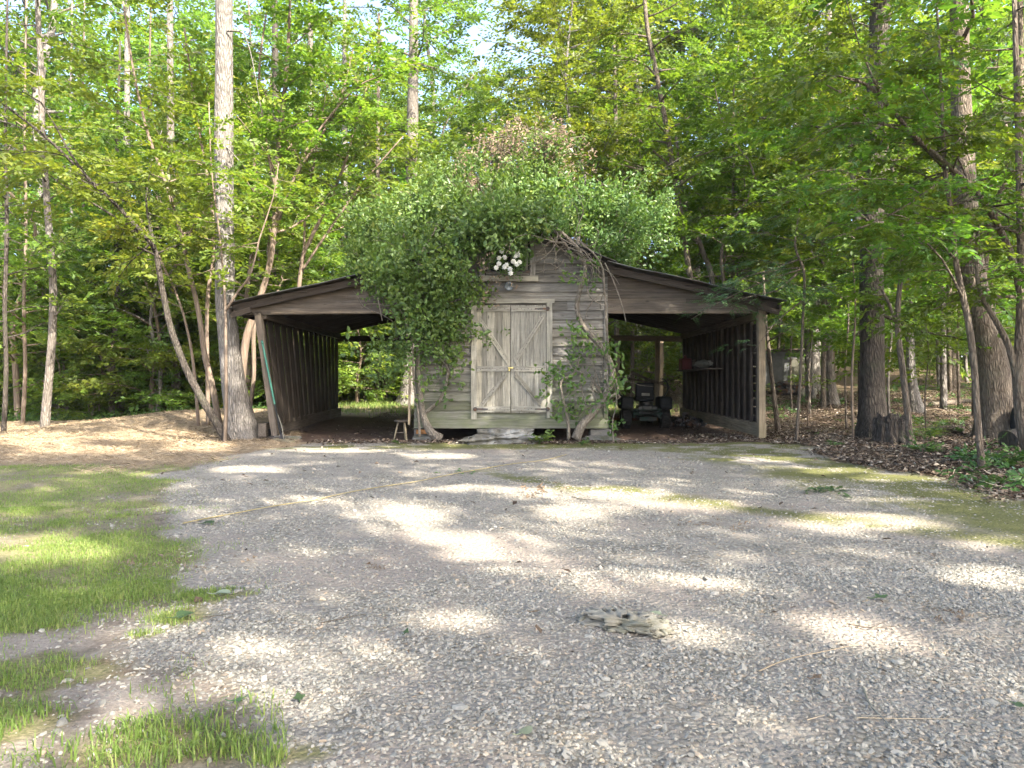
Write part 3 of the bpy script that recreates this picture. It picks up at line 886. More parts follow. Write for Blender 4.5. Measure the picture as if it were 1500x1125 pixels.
# ------------------------------------------------------------------ foliage tools
def leaf_templates(kind, nvar=8, nl=11, seed=3):
    """sprays of leaves on a unit twig along +x, leaves in the xy plane; returns (nvar, nl, k, 3) arrays"""
    rg = rngof(seed)
    out = []
    for v in range(nvar):
        L = []
        for i in range(nl):
            f = (i + .6) / nl
            side = 1 if i % 2 else -1
            if kind in ('spray', 'hexspray', 'far'):
                base = np.array([f * .95, side * .015, -.10 * f * f + rg.normal(0, .02)])
                ang = side * (R(52) - f * R(34)) + rg.normal(0, .22)
                if i == nl - 1: ang *= .2
                ln = (.31 - .11 * f) * rg.uniform(.7, 1.25); w = ln * rg.uniform(.23, .32)
                dirv = np.array([math.cos(ang), math.sin(ang), rg.normal(-.12, .25)])
                roll = rg.normal(0, .45)
            elif kind == 'rosette':
                th = rg.uniform(0, 6.28); ph = rg.uniform(.15, 1.25)
                dirv = np.array([math.cos(ph), math.sin(ph) * math.cos(th), math.sin(ph) * math.sin(th)])
                base = dirv * rg.uniform(.05, .75) + rg.normal(0, .25, 3) * np.array([.6, 1, 1])
                dirv = dirv + rg.normal(0, .5, 3)
                ln = .36 * rg.uniform(.7, 1.2); w = ln * rg.uniform(.24, .32); roll = rg.uniform(-1.2, 1.2)
            elif kind == 'hang':
                base = np.array([f, rg.normal(0, .12), rg.normal(0, .12)])
                dirv = np.array([.5, rg.normal(0, .5), rg.normal(-.6, .4)])
                ln = .34 * rg.uniform(.7, 1.2); w = ln * rg.uniform(.12, .2); roll = rg.uniform(-1.5, 1.5)
            elif kind == 'feather':
                base = np.array([f * 1.0, side * .01, -.18 * f * f])
                ang = side * (R(38) + rg.normal(0, .12)); ln = .26 * (1.05 - .75 * f) * rg.uniform(.8, 1.15); w = ln * .14
                dirv = np.array([math.cos(ang), math.sin(ang), rg.normal(-.1, .1)]); roll = rg.normal(0, .3)
            dirv = dirv / np.linalg.norm(dirv)
            up = np.array([0, 0, 1.0]); s = np.cross(up, dirv); s /= np.linalg.norm(s) + 1e-9; n = np.cross(dirv, s)
            s2 = s * math.cos(roll) + n * math.sin(roll); n2 = np.cross(dirv, s2)
            if kind in ('hexspray', 'rosette'):
                fold = .3
                pts = [base, base + dirv * ln * .3 + s2 * w + n2 * w * fold, base + dirv * ln * .68 + s2 * w * .8 + n2 * w * fold * .6,
                       base + dirv * ln - n2 * ln * .06, base + dirv * ln * .68 - s2 * w * .8 + n2 * w * fold * .6, base + dirv * ln * .3 - s2 * w + n2 * w * fold]
            else:
                pts = [base, base + dirv * ln * .5 + s2 * w + n2 * w * .2, base + dirv * ln, base + dirv * ln * .5 - s2 * w + n2 * w * .2]
            L.append(pts)
        out.append(L)
    return np.array(out)

TPL = {'spray': leaf_templates('spray', 10, 13, 3), 'hexspray': leaf_templates('hexspray', 10, 11, 4),
       'far': leaf_templates('far', 8, 9, 5), 'rosette': leaf_templates('rosette', 12, 14, 6),
       'hang': leaf_templates('hang', 8, 10, 7), 'feather': leaf_templates('feather', 6, 18, 8)}

def spray_arrays(pos, dirv, up, scale, kind, rg, tbase=None, keep=None):
    """returns verts, quads, tint"""
    pos = np.asarray(pos, float); N = len(pos); T = TPL[kind]
    dirv = dirv / (np.linalg.norm(dirv, axis=1)[:, None] + 1e-9)
    side = np.cross(up, dirv); side /= np.linalg.norm(side, axis=1)[:, None] + 1e-9
    nrm = np.cross(dirv, side)
    B = np.stack([dirv, side, nrm], 1) * np.asarray(scale)[:, None, None]
    var = rg.integers(0, len(T), N)
    V = np.einsum('nlkc,ncd->nlkd', T[var], B) + pos[:, None, None, :]
    nl, k = T.shape[1], T.shape[2]
    tb = rg.random(N) if tbase is None else tbase
    tint = np.clip(tb[:, None] * .55 + rg.random((N, nl)) * .45, 0, 1)
    V = V.reshape(N * nl, k, 3); tint = tint.reshape(-1)
    if keep is not None:
        m = keep(V.mean(1)); V = V[m]; tint = tint[m]
    n = len(V)
    if k == 4: Q = np.arange(n * 4).reshape(n, 4)
    else:
        i0 = np.arange(n)[:, None] * 6
        Q = np.concatenate([i0 + np.array([[0, 1, 2, 3]]), i0 + np.array([[0, 3, 4, 5]])])
    return V.reshape(-1, 3), Q, np.repeat(tint, k)

def crown_obj(name, parts, mats, parent):
    """parts: list of (verts, quads, tint, material index)"""
    vs, qs, ts, mi, n = [], [], [], [], 0
    for (v, q, t, m) in parts:
        if not len(v): continue
        vs.append(v); qs.append(q + n); ts.append(t); mi.append(np.full(len(q), m)); n += len(v)
    me = mesh_from(name, np.concatenate(vs), [np.concatenate(qs)], mats, {'tint': np.concatenate(ts), 'grain': np.concatenate(vs)}, np.concatenate(mi))
    return link(name, me, parent)

def wood_obj(name, tubes, mat, parent, n=8, res=4, wob=.06, seed=0, flare=None):
    """tubes: list of (pts, radii)"""
    vs, qs, trs, gs, nn = [], [], [], [], 0
    for i, (p, r) in enumerate(tubes):
        big = max(r)
        sides = n if i == 0 else (6 if big > .02 else 4)
        v, q, g = tube_arrays(p, r, sides, res if i == 0 else 2, wob if i == 0 else .0, seed + i, flare if i == 0 else None)
        vs.append(v); qs.append(q + nn); trs.append(tube_arrays.tris + nn); gs.append(g); nn += len(v)
    V = np.concatenate(vs)
    me = mesh_from(name, V, [np.concatenate(qs), np.concatenate(trs)], mat, {'grain': np.concatenate(gs), 'tint': np.full(nn, .5)}, smooth=True)
    return link(name, me, parent)

def path_point(P, r, f):
    P = np.asarray(P); n = len(P) - 1; i = min(int(f * n), n - 1); t = f * n - i
    return P[i] * (1 - t) + P[i + 1] * t, r[i] * (1 - t) + r[i + 1] * t, P[i + 1] - P[i]

def grow(P, r, rg, n, f0, f1, L0, L1, up=.3, subs=3, per_m=5.0, scale=.55, az0=None, azw=3.14, flat=.35):
    """limbs from a stem: returns tubes and sprays (pos, dir, up, scale)"""
    tubes, SP, SD, SU, SS = [], [], [], [], []
    az = rg.uniform(0, 6.28)
    def along(pts, L):
        m = max(2, int(L * per_m)); pts = np.asarray(pts)
        for f in np.linspace(.22, 1, m) + rg.normal(0, .03, m):
            f = min(max(f, 0.05), 1)
            p, _, t = path_point(pts, np.zeros(len(pts)), f)
            t = t / (np.linalg.norm(t) + 1e-9)
            a = rg.choice([-1, 1]) * rg.uniform(.3, 1.15) * (1 - .5 * (f > .95))
            ca, sa = math.cos(a), math.sin(a)
            SP.append(p + rg.normal(0, .04, 3)); SD.append([t[0] * ca - t[1] * sa, t[0] * sa + t[1] * ca, t[2] * .4 + rg.normal(-.10, .22)])
            SU.append(np.array([0, 0, 1]) + rg.normal(0, flat, 3)); SS.append(scale * rg.uniform(.7, 1.25))
    for i in range(n):
        f = f0 + (f1 - f0) * ((i + rg.random()) / n)
        p, rr, t = path_point(P, r, f)
        az += 2.4 + rg.normal(0, .5)
        a = az if az0 is None else az0 + rg.uniform(-azw, azw)
        L = (L0 + (L1 - L0) * (f - f0) / max(f1 - f0, 1e-6)) * rg.uniform(.65, 1.2)
        e = up + rg.normal(0, .18)
        dv = np.array([math.cos(a) * math.cos(e), math.sin(a) * math.cos(e), math.sin(e)])
        pts = [p]; q = p.copy(); dd = dv.copy()
        for k in range(4):
            dd = dd + rg.normal(0, .14, 3) + np.array([0, 0, -.05]); dd /= np.linalg.norm(dd)
            q = q + dd * L / 4; pts.append(q.copy())
        r0 = min(rr * .5, .012 + .012 * L)
        tubes.append((pts, [r0, r0 * .75, r0 * .55, r0 * .35, r0 * .15])); along(pts, L)
        for s in range(subs):
            f2 = rg.uniform(.25, .9); p2, r2, t2 = path_point(pts, [r0, r0 * .75, r0 * .55, r0 * .35, r0 * .15], f2)
            t2 = t2 / np.linalg.norm(t2); a2 = rg.choice([-1, 1]) * rg.uniform(.5, 1.1); ca, sa = math.cos(a2), math.sin(a2)
            d2 = np.array([t2[0] * ca - t2[1] * sa, t2[0] * sa + t2[1] * ca, t2[2] + rg.normal(.05, .2)]); d2 /= np.linalg.norm(d2)
            l2 = L * rg.uniform(.3, .55); pp = [p2]
            for k in range(2):
                d2 = d2 + rg.normal(0, .15, 3); d2 /= np.linalg.norm(d2); pp.append(pp[-1] + d2 * l2 / 2)
            tubes.append((pp, [r2 * .6, r2 * .4, r2 * .15])); along(pp, l2)
    return tubes, (np.array(SP), np.array(SD), np.array(SU), np.array(SS))

# sun patches on the drive (in the photograph's pixels): gaps in the crowns of the shading trees
PATCHES = [(80, 800, 150, 24), (600, 752, 85, 17), (575, 780, 95, 14), (735, 800, 85, 20), (815, 835, 90, 17), (880, 860, 60, 12), (860, 750, 75, 15), (1035, 855, 65, 17),
           (860, 722, 150, 9), (1010, 738, 110, 8), (1250, 768, 120, 15), (1450, 795, 80, 11), (1440, 848, 90, 15), (370, 688, 60, 6), (470, 880, 70, 12), (630, 908, 100, 17),
           (1000, 928, 110, 17), (1250, 930, 80, 26), (1180, 1045, 80, 30), (690, 716, 70, 6), (60, 642, 80, 14), (150, 628, 110, 7), (215, 640, 90, 7), (290, 655, 60, 8), (210, 610, 70, 4), (120, 660, 90, 6),
           (930, 640, 60, 4), (1110, 672, 80, 5), (420, 735, 60, 8), (1060, 820, 60, 9), (150, 985, 60, 16), (520, 960, 60, 12), (1320, 700, 70, 6), (1230, 690, 60, 5), (1350, 990, 50, 14), (480, 660, 90, 4), (640, 668, 60, 4)]
PATCHES = [(p[0], p[1], p[2] * 1.02, p[3] * 1.08) for p in PATCHES]
def sun_keep(c, soft=.12, rg=rngof(99)):
    """True for leaves whose shadow misses the sun patches"""
    t = c[:, 2] / SUNV[2]
    gx = c[:, 0] - SUNV[0] * t; gy = c[:, 1] - SUNV[1] * t
    d = np.maximum(gy + CAM_D, .05)
    px = VPX + F * gx / d; py = VPY + F * CAM_H / d
    nzz = fbm(gx * 2.2, gy * 2.2, 61, 3) - .5
    hit = np.zeros(len(c), bool)
    for (cx, cy, rx, ry) in PATCHES:
        q = ((px - cx) / rx) ** 2 + ((py - cy) / ry) ** 2
        hit |= q + nzz * 1.3 + .75 * (rg.random(len(c)) - .5) < 1.0
    hit &= gy + CAM_D > .5
    # the upper trunk of the big tree by the left lean-to stands in the sun
    tt = (c[:, 1] - .2) / SUNV[1]
    zx = c[:, 0] - SUNV[0] * tt; zz = c[:, 2] - SUNV[2] * tt
    hit |= (tt > 0) & (np.abs(zx + 5.45) < .45) & (zz > 4.2 + .8 * (fbm(c[:, 0] * 2, c[:, 2] * 2, 12, 2) - .5))
    hit |= (tt > 0) & (np.abs(zx + 4.5) < .10) & (np.abs(zz - 1.05) < .35)
    return ~hit

def px_path(pts, d):
    ds = d if isinstance(d, (list, tuple)) else [d] * len(pts)
    return np.array([at(p[0], p[1], q) for p, q in zip(pts, ds)])

def make_tree(name, label, stems, bark, growth=None, limbs=(), leafmat='leaf', kind='spray', group=None, cat='tree', seed=1, flare=None, n=10, cull=False):
    """stems: list of (pixel path, depth, pixel widths); first is the trunk. limbs: (pixel path, depths, w0 px, per_m, scale)"""
    rg = rngof(seed)
    T = []
    for (pts, d, w) in stems:
        P = px_path(pts, d); ds = np.array(d if isinstance(d, (list, tuple)) else [d] * len(pts))
        r = np.array(w) * (.78 if bark in ('bark_tan', 'bark_brown') and max(w) < 20 else .92) / 2 * ds / F
        T.append([P, list(r)])
    P0 = T[0][0]; bx, by = P0[0][0], P0[0][1]; gz = hz(bx, by)
    P0[0][2] = gz - .12
    root = empty(name, (bx, by, gz), label, cat, group)
    org = np.array([bx, by, gz])
    parts = []; tubes = []
    def addsp(sp, kd=None, keep=None):
        if not len(sp[0]): return
        v, q, t = spray_arrays(sp[0], sp[1], sp[2], sp[3], kd or kind, rg, keep=keep)
        parts.append((v - org, q, t, 0))
    for (si, kw) in (growth or []):
        tb, sp = grow(T[si][0], T[si][1], rg, **kw); tubes += tb; addsp(sp, keep=sun_keep if cull else None)
    for (pts, ds, w0, per_m, sc) in limbs:
        P = px_path(pts, ds); L = np.linalg.norm(np.diff(P, axis=0), axis=1).sum()
        dd = ds[0] if isinstance(ds, (list, tuple)) else ds
        r0 = w0 / 2 * dd / F; tubes.append((P, list(np.linspace(r0, r0 * .25, len(P)))))
        if per_m:
            tb, sp = grow(P, list(np.linspace(r0, r0 * .3, len(P))), rg, max(3, int(L * 3)), .15, 1.0, .9, .6, up=.05, subs=2, per_m=per_m, scale=sc, flat=.3)
            tubes += tb; addsp(sp)
    for i, (P, r) in enumerate(T):
        wood_obj('trunk', [(P - org, r)] + ([(np.asarray(p) - org, q) for p, q in tubes] if i == 0 else []), M[bark], root, n, 5, .05, seed + i * 7, flare if i == 0 else None)
    if parts:
        crown_obj('crown', parts, [M[leafmat]], root)
    return root

G = lambda n, f0, f1, L0, L1, **k: dict(n=n, f0=f0, f1=f1, L0=L0, L1=L1, **k)

# ------------------------------------------------------------------ the trees one can tell apart
make_tree('tree', 'tallest pale grey trunk with flared roots at the left corner of the barn roof', [([(357, 652), (352, 620), (342, 560), (336, 500), (330, 440), (329, 350), (328, 200), (328, 0), (327, -300), (325, -700)], 13.75, [46, 40, 36, 33, 30, 29, 28, 26, 22, 10])],
          'bark_grey', [(0, G(16, .80, 1, 3.5, 1.5, scale=.8, per_m=4))], [([(332, 46), (352, 46), (362, 60), (372, 100), (384, 170)], 13.6, 3, 0, 0), ([(332, 215), (350, 235), (372, 262)], 13.6, 2.2, 4, .35)], 'leaf_light', seed=11, flare=.40, n=18)
make_tree('tree', 'dark leaning tree with pale lower stem at the left corner of the barn', [([(338, 652), (325, 632), (308, 605), (285, 565), (268, 530), (250, 480), (238, 425), (228, 370), (212, 345), (170, 300), (130, 262), (60, 195), (-40, 120)], [13.1] * 8 + [13.0, 12.8, 12.6, 12.3, 12.0], [14, 13, 12, 12, 11, 10, 9, 8, 7, 6, 5, 4, 2.5])],
          'bark_dark', [(0, G(16, .55, 1, 1.5, 1.2, up=.25, per_m=6, scale=.42))], [([(226, 365), (219, 330), (214, 290), (222, 240)], 13.0, 5, 6, .4), ([(205, 340), (140, 300), (90, 270), (20, 215)], [13, 12.8, 12.6, 12.3], 4, 6, .4), ([(130, 262), (100, 220), (60, 150), (15, 130)], [12.7, 12.5, 12.2, 12], 4, 6, .4)], 'leaf_light', seed=12)
make_tree('sapling', 'thin upright pole-like stem forking below the left roof corner', [([(329, 640), (331, 600), (331, 540), (330, 455), (327, 400), (320, 330), (310, 250), (306, 150)], 12.95, [7, 6.5, 6, 5, 4, 3.4, 2.6, 2])],
          'bark_tan', [(0, G(10, .6, 1, 1.1, .8, per_m=6, scale=.4))], [([(330, 456), (350, 425), (368, 400), (380, 350), (400, 290), (408, 240)], 12.95, 4.4, 5, .4)], 'leaf_light', seed=13, cat='sapling')
make_tree('tree', 'slender brown curved multi-stem tree just left of the tall grey trunk', [([(324, 632), (312, 570), (300, 520), (293, 470), (285, 430), (275, 390), (262, 330), (240, 260), (215, 190), (195, 100), (180, 0)], 15.5, [12, 11, 10, 9, 8, 8, 7, 6, 5, 4, 3]),
          ([(305, 626), (304, 540), (303, 470), (306, 420), (312, 380), (312, 320), (302, 250), (285, 150), (270, 40)], 16.2, [8, 7.5, 7, 7, 6, 6, 5, 4, 3]), ([(291, 624), (286, 560), (278, 500), (262, 440), (235, 380), (205, 320)], 16.0, [6, 6, 5, 4, 4, 3])],
          'bark_tan', [(0, G(16, .45, 1, 1.8, 1.4, per_m=5, up=.5)), (1, G(16, .5, 1, 1.6, 1.3, per_m=5, up=.5)), (2, G(9, .5, 1, 1.2, 1.0, per_m=5))], (), 'leaf_light', seed=14)
make_tree('tree', 'pale slightly bent trunk nearest the straw slope at far left', [([(65, 626), (70, 570), (76, 500), (78, 440), (77, 400), (72, 340), (68, 280), (62, 200), (60, 100), (55, 0), (52, -200)], 18, [15, 12.5, 12, 11, 11, 11, 10, 9, 9, 8, 6])],
          'bark_pale', [(0, G(14, .55, 1, 1.8, 1.5, per_m=5)), (0, G(4, .25, .5, 1.2, 1.0, per_m=5))], (), 'leaf_light', seed=15)
make_tree('tree', 'broad sunlit trunk standing on the crest of the straw slope', [([(258, 606), (258, 540), (256, 480), (254, 420), (252, 350), (250, 200), (249, 0), (249, -150)], 23.5, [18, 15, 14, 13, 12, 11, 9, 7])],
          'bark_pale', [(0, G(14, .5, 1, 2.2, 1.6, per_m=4, scale=.6))], (), seed=16, n=12)
make_tree('tree', 'straight grey trunk beyond the straw slope with dark leaning neighbour', [([(176, 612), (178, 560), (181, 480), (181, 400), (182, 350), (184, 280), (186, 150), (187, -50)], 24, [13, 11, 11, 11, 10, 10, 9, 7])],
          'bark_grey', [(0, G(16, .35, 1, 2.2, 1.6, per_m=4, scale=.6))], (), seed=17)
make_tree('tree', 'dark forked tree with a slanting limb beyond the straw slope', [([(163, 612), (166, 530), (170, 450), (172, 400), (170, 340), (172, 200), (176, 60)], 22.5, [10, 9, 8, 7, 6, 5, 3]), ([(165, 550), (140, 510), (120, 470), (100, 440), (85, 400), (60, 370)], 22.5, [6, 6, 5, 4, 3, 2])],
          'bark_dark', [(0, G(16, .3, 1, 2.0, 1.4, per_m=5)), (1, G(8, .3, 1, 1.4, 1.0, per_m=5))], (), seed=18)
for i, (x, yb, w, d) in enumerate([(5, 640, 8, 17.5), (33, 628, 8, 20.5), (118, 620, 7, 26), (100, 622, 6, 30), (215, 612, 8, 27)]):
    make_tree('tree', ['dark thin trunk at the left edge of the woods', 'thin pale trunk second from the left edge', 'thin tree behind the bent pale trunk', 'thin distant trunk right of the bent pale trunk', 'thin trunk left of the sunlit slope-top trunk'][i],
              [([(x, yb), (x + 4, 540), (x + 2, 450), (x + 5, 330), (x + 3, 180), (x + 6, 0)], d, [w, w * .85, w * .8, w * .75, w * .6, w * .4])], ['bark_dark', 'bark_tan', 'bark_brown', 'bark_grey', 'bark_brown'][i], [(0, G(18, .25, 1, 2.0, 1.5, per_m=4))], (), seed=20 + i)
# behind the left lean-to
make_tree('tree', 'tan many-stemmed tree spreading above the left lean-to roof', [([(350, 600), (354, 560), (360, 500), (372, 460), (392, 400), (402, 330), (405, 250), (412, 180), (420, 100), (425, 0), (428, -100)], 17, [16, 15, 14, 13, 11, 10, 9, 8, 7, 5, 3]),
          ([(366, 600), (372, 550), (372, 480), (385, 430), (398, 380), (405, 330), (425, 270), (470, 200), (500, 140), (520, 60)], 17.4, [8, 8, 8, 7, 7, 6, 6, 5, 4, 2]), ([(402, 330), (440, 240), (468, 190), (520, 130), (560, 110)], 17, [6, 5, 4, 3, 2]),
          ([(404, 280), (385, 180), (380, 100), (390, 20)], 17, [6, 5, 4, 3])],
          'bark_tan', [(0, G(22, .42, 1, 1.9, 1.4, up=.6, per_m=5)), (1, G(16, .5, 1, 1.8, 1.2, up=.5, per_m=5)), (2, G(10, .3, 1, 1.3, 1.0, up=.5, per_m=5)), (3, G(10, .2, 1, 1.3, 1.0, up=.5, per_m=5))], (), 'leaf_light', seed=31)
make_tree('tree', 'tan thin-stemmed tree fanning up behind the left roof slope', [([(425, 560), (440, 400), (455, 350), (475, 310), (505, 240), (530, 150), (560, 60)], 18.5, [9, 8, 7, 6, 5, 4, 2]), ([(440, 400), (480, 340), (530, 270), (590, 200)], 18.5, [5, 5, 4, 2]), ([(445, 380), (448, 300), (462, 230), (480, 120)], 18.5, [5, 4, 3, 2])],
          'bark_tan', [(0, G(14, .5, 1, 1.7, 1.2, up=.5, per_m=4)), (1, G(9, .3, 1, 1.3, 1, up=.4, per_m=4)), (2, G(9, .3, 1, 1.3, 1, up=.5, per_m=4))], (), 'leaf_light', seed=32)
make_tree('tree', 'dark straight trunk rising behind the left lean-to roof', [([(410, 600), (409, 430), (409, 380), (408, 320), (405, 200), (402, 0), (400, -150)], 26, [15, 13, 13, 12, 11, 9, 7])], 'bark_dark', [(0, G(14, .5, 1, 2.4, 1.6, per_m=4, scale=.6))], (), seed=33)
make_tree('tree', 'pale sun-streaked trunk behind the middle of the left lean-to roof', [([(470, 600), (466, 420), (462, 370), (459, 320), (458, 290), (455, 100), (453, -100)], 30, [13, 12, 12, 11, 11, 9, 7])], 'bark_pale', [(0, G(16, .55, 1, 2.6, 1.8, per_m=4, scale=.65))], (), seed=34)
make_tree('tree', 'tall pale pine trunk rising left of the vine-covered ridge', [([(607, 590), (604, 400), (602, 280), (604, 200), (605, 130), (606, 0), (606, -150)], 29, [22, 20, 19, 18, 17, 14, 10])], 'bark_pale', [(0, G(16, .68, 1, 3, 2, per_m=4, scale=.65))], (), seed=35, n=12)
make_tree('tree', 'grey trunk seen through the left lean-to beside its back corner', [([(503, 592), (504, 540), (505, 490), (505, 300), (505, 0)], 30, [13, 11, 11, 10, 7])], 'bark_grey', [(0, G(16, .3, 1, 2.6, 1.8, per_m=4, scale=.6))], (), seed=36)
make_tree('tree', 'slim grey trunk seen through the middle of the left lean-to', [([(553, 592), (553, 540), (552, 490), (553, 300), (555, 20)], 28, [11, 9, 9, 8, 5])], 'bark_brown', [(0, G(16, .25, 1, 2.4, 1.6, per_m=4))], (), seed=37)
make_tree('tree', 'very thin stem between two trunks behind the left lean-to', [([(533, 592), (533, 550), (534, 500), (534, 420)], 26, [3.4, 3, 3, 2])], 'bark_brown', [(0, G(9, .4, 1, 1.2, .8, per_m=5))], (), seed=38)
make_tree('tree', 'wide grey trunk partly hidden behind the left wall of the closed room', [([(598, 600), (600, 560), (602, 520), (603, 440), (600, 300)], 24.5, [38, 26, 22, 20, 16])], 'bark_grey', [(0, G(8, .7, 1, 2.4, 1.6, per_m=4))], (), seed=39, flare=.3, n=12)
make_tree('tree', 'leaning grey trunk crossing above the right lean-to roof', [([(1042, 600), (1025, 470), (1010, 400), (1000, 330), (988, 260), (975, 180), (960, 100), (948, 40), (940, -60)], 22, [13, 12, 11, 11, 10, 9, 9, 8, 7])], 'bark_brown',
          [(0, G(22, .42, 1, 2.6, 2.0, per_m=5, scale=.55))], [([(1003, 345), (950, 300), (905, 240)], 22, 4, 5, .5), ([(985, 245), (930, 200), (880, 175)], 22, 4, 5, .5)], seed=41)
make_tree('tree', 'pale leaning stem right of the grey trunk above the right lean-to', [([(1065, 590), (1045, 420), (1030, 370), (1015, 330), (1000, 280), (990, 200)], 23, [9, 8, 8, 7, 6, 4])], 'bark_pale', [(0, G(12, .4, 1, 2, 1.4, per_m=5))], (), seed=42)
make_tree('tree', 'slim trunk behind the vine-covered right roof slope', [([(905, 600), (902, 380), (900, 300), (902, 200), (900, 60)], 27, [10, 9, 9, 8, 6])], 'bark_brown', [(0, G(18, .4, 1, 2.6, 2.0, per_m=4, scale=.6))], (), seed=43)
# right woods
make_tree('tree', 'thick dark trunk beside the rotten stump', [([(1280, 655), (1279, 620), (1278, 560), (1277, 450), (1277, 350), (1282, 250), (1285, 120), (1290, 0), (1292, -200), (1293, -500)], 13.3, [50, 39, 36, 34, 34, 33, 31, 29, 25, 14])], 'bark_dark',
          [(0, G(10, .80, 1, 3, 2, per_m=4, scale=.8)), (0, G(6, .32, .6, 2.2, 2.0, per_m=6, up=.1, scale=.45))],
          [([(1277, 330), (1240, 300), (1180, 300), (1130, 320)], [13.3, 12.8, 12.4, 12.2], 4, 7, .42), ([(1278, 250), (1230, 200), (1170, 180), (1090, 170)], [13.3, 12.6, 12.2, 12], 5, 7, .42)], seed=51, flare=.35, n=16)
make_tree('tree', 'pale trunk lit on its right side between the shed and the thick dark trunk', [([(1218, 604), (1216, 560), (1213, 500), (1212, 450), (1213, 300), (1214, 100), (1214, -60)], 23, [22, 15, 13, 12, 11, 10, 8])], 'bark_pale', [(0, G(14, .45, 1, 2.4, 1.8, per_m=5, scale=.55))], (), seed=52, flare=.4)
make_tree('tree', 'mossy slimmer trunk touching the pale lit trunk', [([(1206, 608), (1206, 560), (1207, 500), (1206, 420), (1204, 300), (1200, 150)], 22, [11, 9, 8, 7, 6, 4])], 'bark_brown', [(0, G(12, .45, 1, 2.0, 1.4, per_m=5))], (), seed=53)
make_tree('tree', 'thin forked tree directly right of the rotten stump', [([(1334, 668), (1330, 610), (1322, 540), (1315, 480), (1317, 430), (1322, 380), (1318, 300), (1305, 240), (1292, 180)], 11.4, [15, 12, 11, 10, 9, 8, 7, 6, 3])], 'bark_brown',
          [(0, G(10, .55, 1, 1.5, 1.2, per_m=7, up=.15, scale=.38))], [([(1315, 478), (1300, 440), (1285, 410), (1276, 372), (1240, 340)], 11.4, 5, 7, .36), ([(1320, 390), (1350, 350), (1400, 330)], [11.4, 11, 10.6], 4, 7, .36), ([(1318, 300), (1260, 258), (1200, 250), (1125, 290)], [11.4, 11, 10.8, 10.6], 3, 8, .36), ([(1310, 260), (1370, 220), (1440, 225)], [11.4, 11, 10.8], 3, 8, .36), ([(1300, 215), (1240, 140), (1160, 110), (1080, 120)], [11.4, 11.2, 11, 10.8], 3, 8, .36), ([(1294, 190), (1300, 100), (1330, 20)], [11.4, 11.2, 11], 3, 8, .36)], seed=54)
make_tree('tree', 'grey trunk with flared base behind the thin forked tree', [([(1343, 612), (1336, 560), (1333, 500), (1330, 400), (1332, 300), (1335, 120)], 20, [22, 14, 12, 12, 11, 9])], 'bark_grey', [(0, G(14, .45, 1, 2.2, 1.8, per_m=5))], (), seed=55, flare=.35)
make_tree('tree', 'slim olive trunk rooted in leaf litter at the right edge of the drive', [([(1440, 702), (1436, 660), (1431, 600), (1427, 540), (1420, 480), (1410, 430), (1400, 380), (1395, 320), (1385, 250), (1378, 120), (1372, 0)], 8.7, [17, 13, 12, 12, 12, 11, 10, 9, 8, 6, 4])], 'bark_brown',
          [(0, G(8, .6, 1, 1.3, 1.2, per_m=7, up=.2, scale=.34))], [([(1412, 440), (1380, 380), (1340, 345), (1290, 340)], [8.7, 8.5, 8.3, 8.2], 4, 9, .30), ([(1405, 400), (1440, 370), (1490, 360)], [8.7, 8.5, 8.3], 4, 9, .30),
          ([(1400, 380), (1350, 330), (1290, 312), (1225, 335)], [8.7, 8.3, 8.0, 7.8], 3, 9, .28), ([(1395, 320), (1330, 272), (1260, 262), (1185, 292)], [8.7, 8.3, 8.0, 7.8], 3, 9, .28), ([(1385, 250), (1320, 190), (1240, 180), (1165, 220)], [8.7, 8.4, 8.1, 8.0], 3, 9, .28),
          ([(1390, 300), (1450, 272), (1510, 285)], [8.7, 8.6, 8.5], 3, 9, .28), ([(1378, 130), (1320, 90), (1250, 80)], [8.7, 8.5, 8.3], 3, 9, .28)], seed=56)
make_tree('tree', 'huge hollow-based trunk at the right edge', [([(1466, 655), (1463, 620), (1457, 560), (1448, 500), (1432, 440), (1420, 350), (1412, 250), (1408, 150), (1405, 0), (1400, -250)], 13.2, [66, 58, 50, 42, 35, 32, 31, 29, 26, 18])], 'bark_brown',
          [(0, G(8, .8, 1, 3, 2, per_m=4, scale=.8)), (0, G(5, .4, .6, 1.8, 1.8, per_m=6, up=.1, scale=.42))], (), seed=57, flare=.35, n=20)
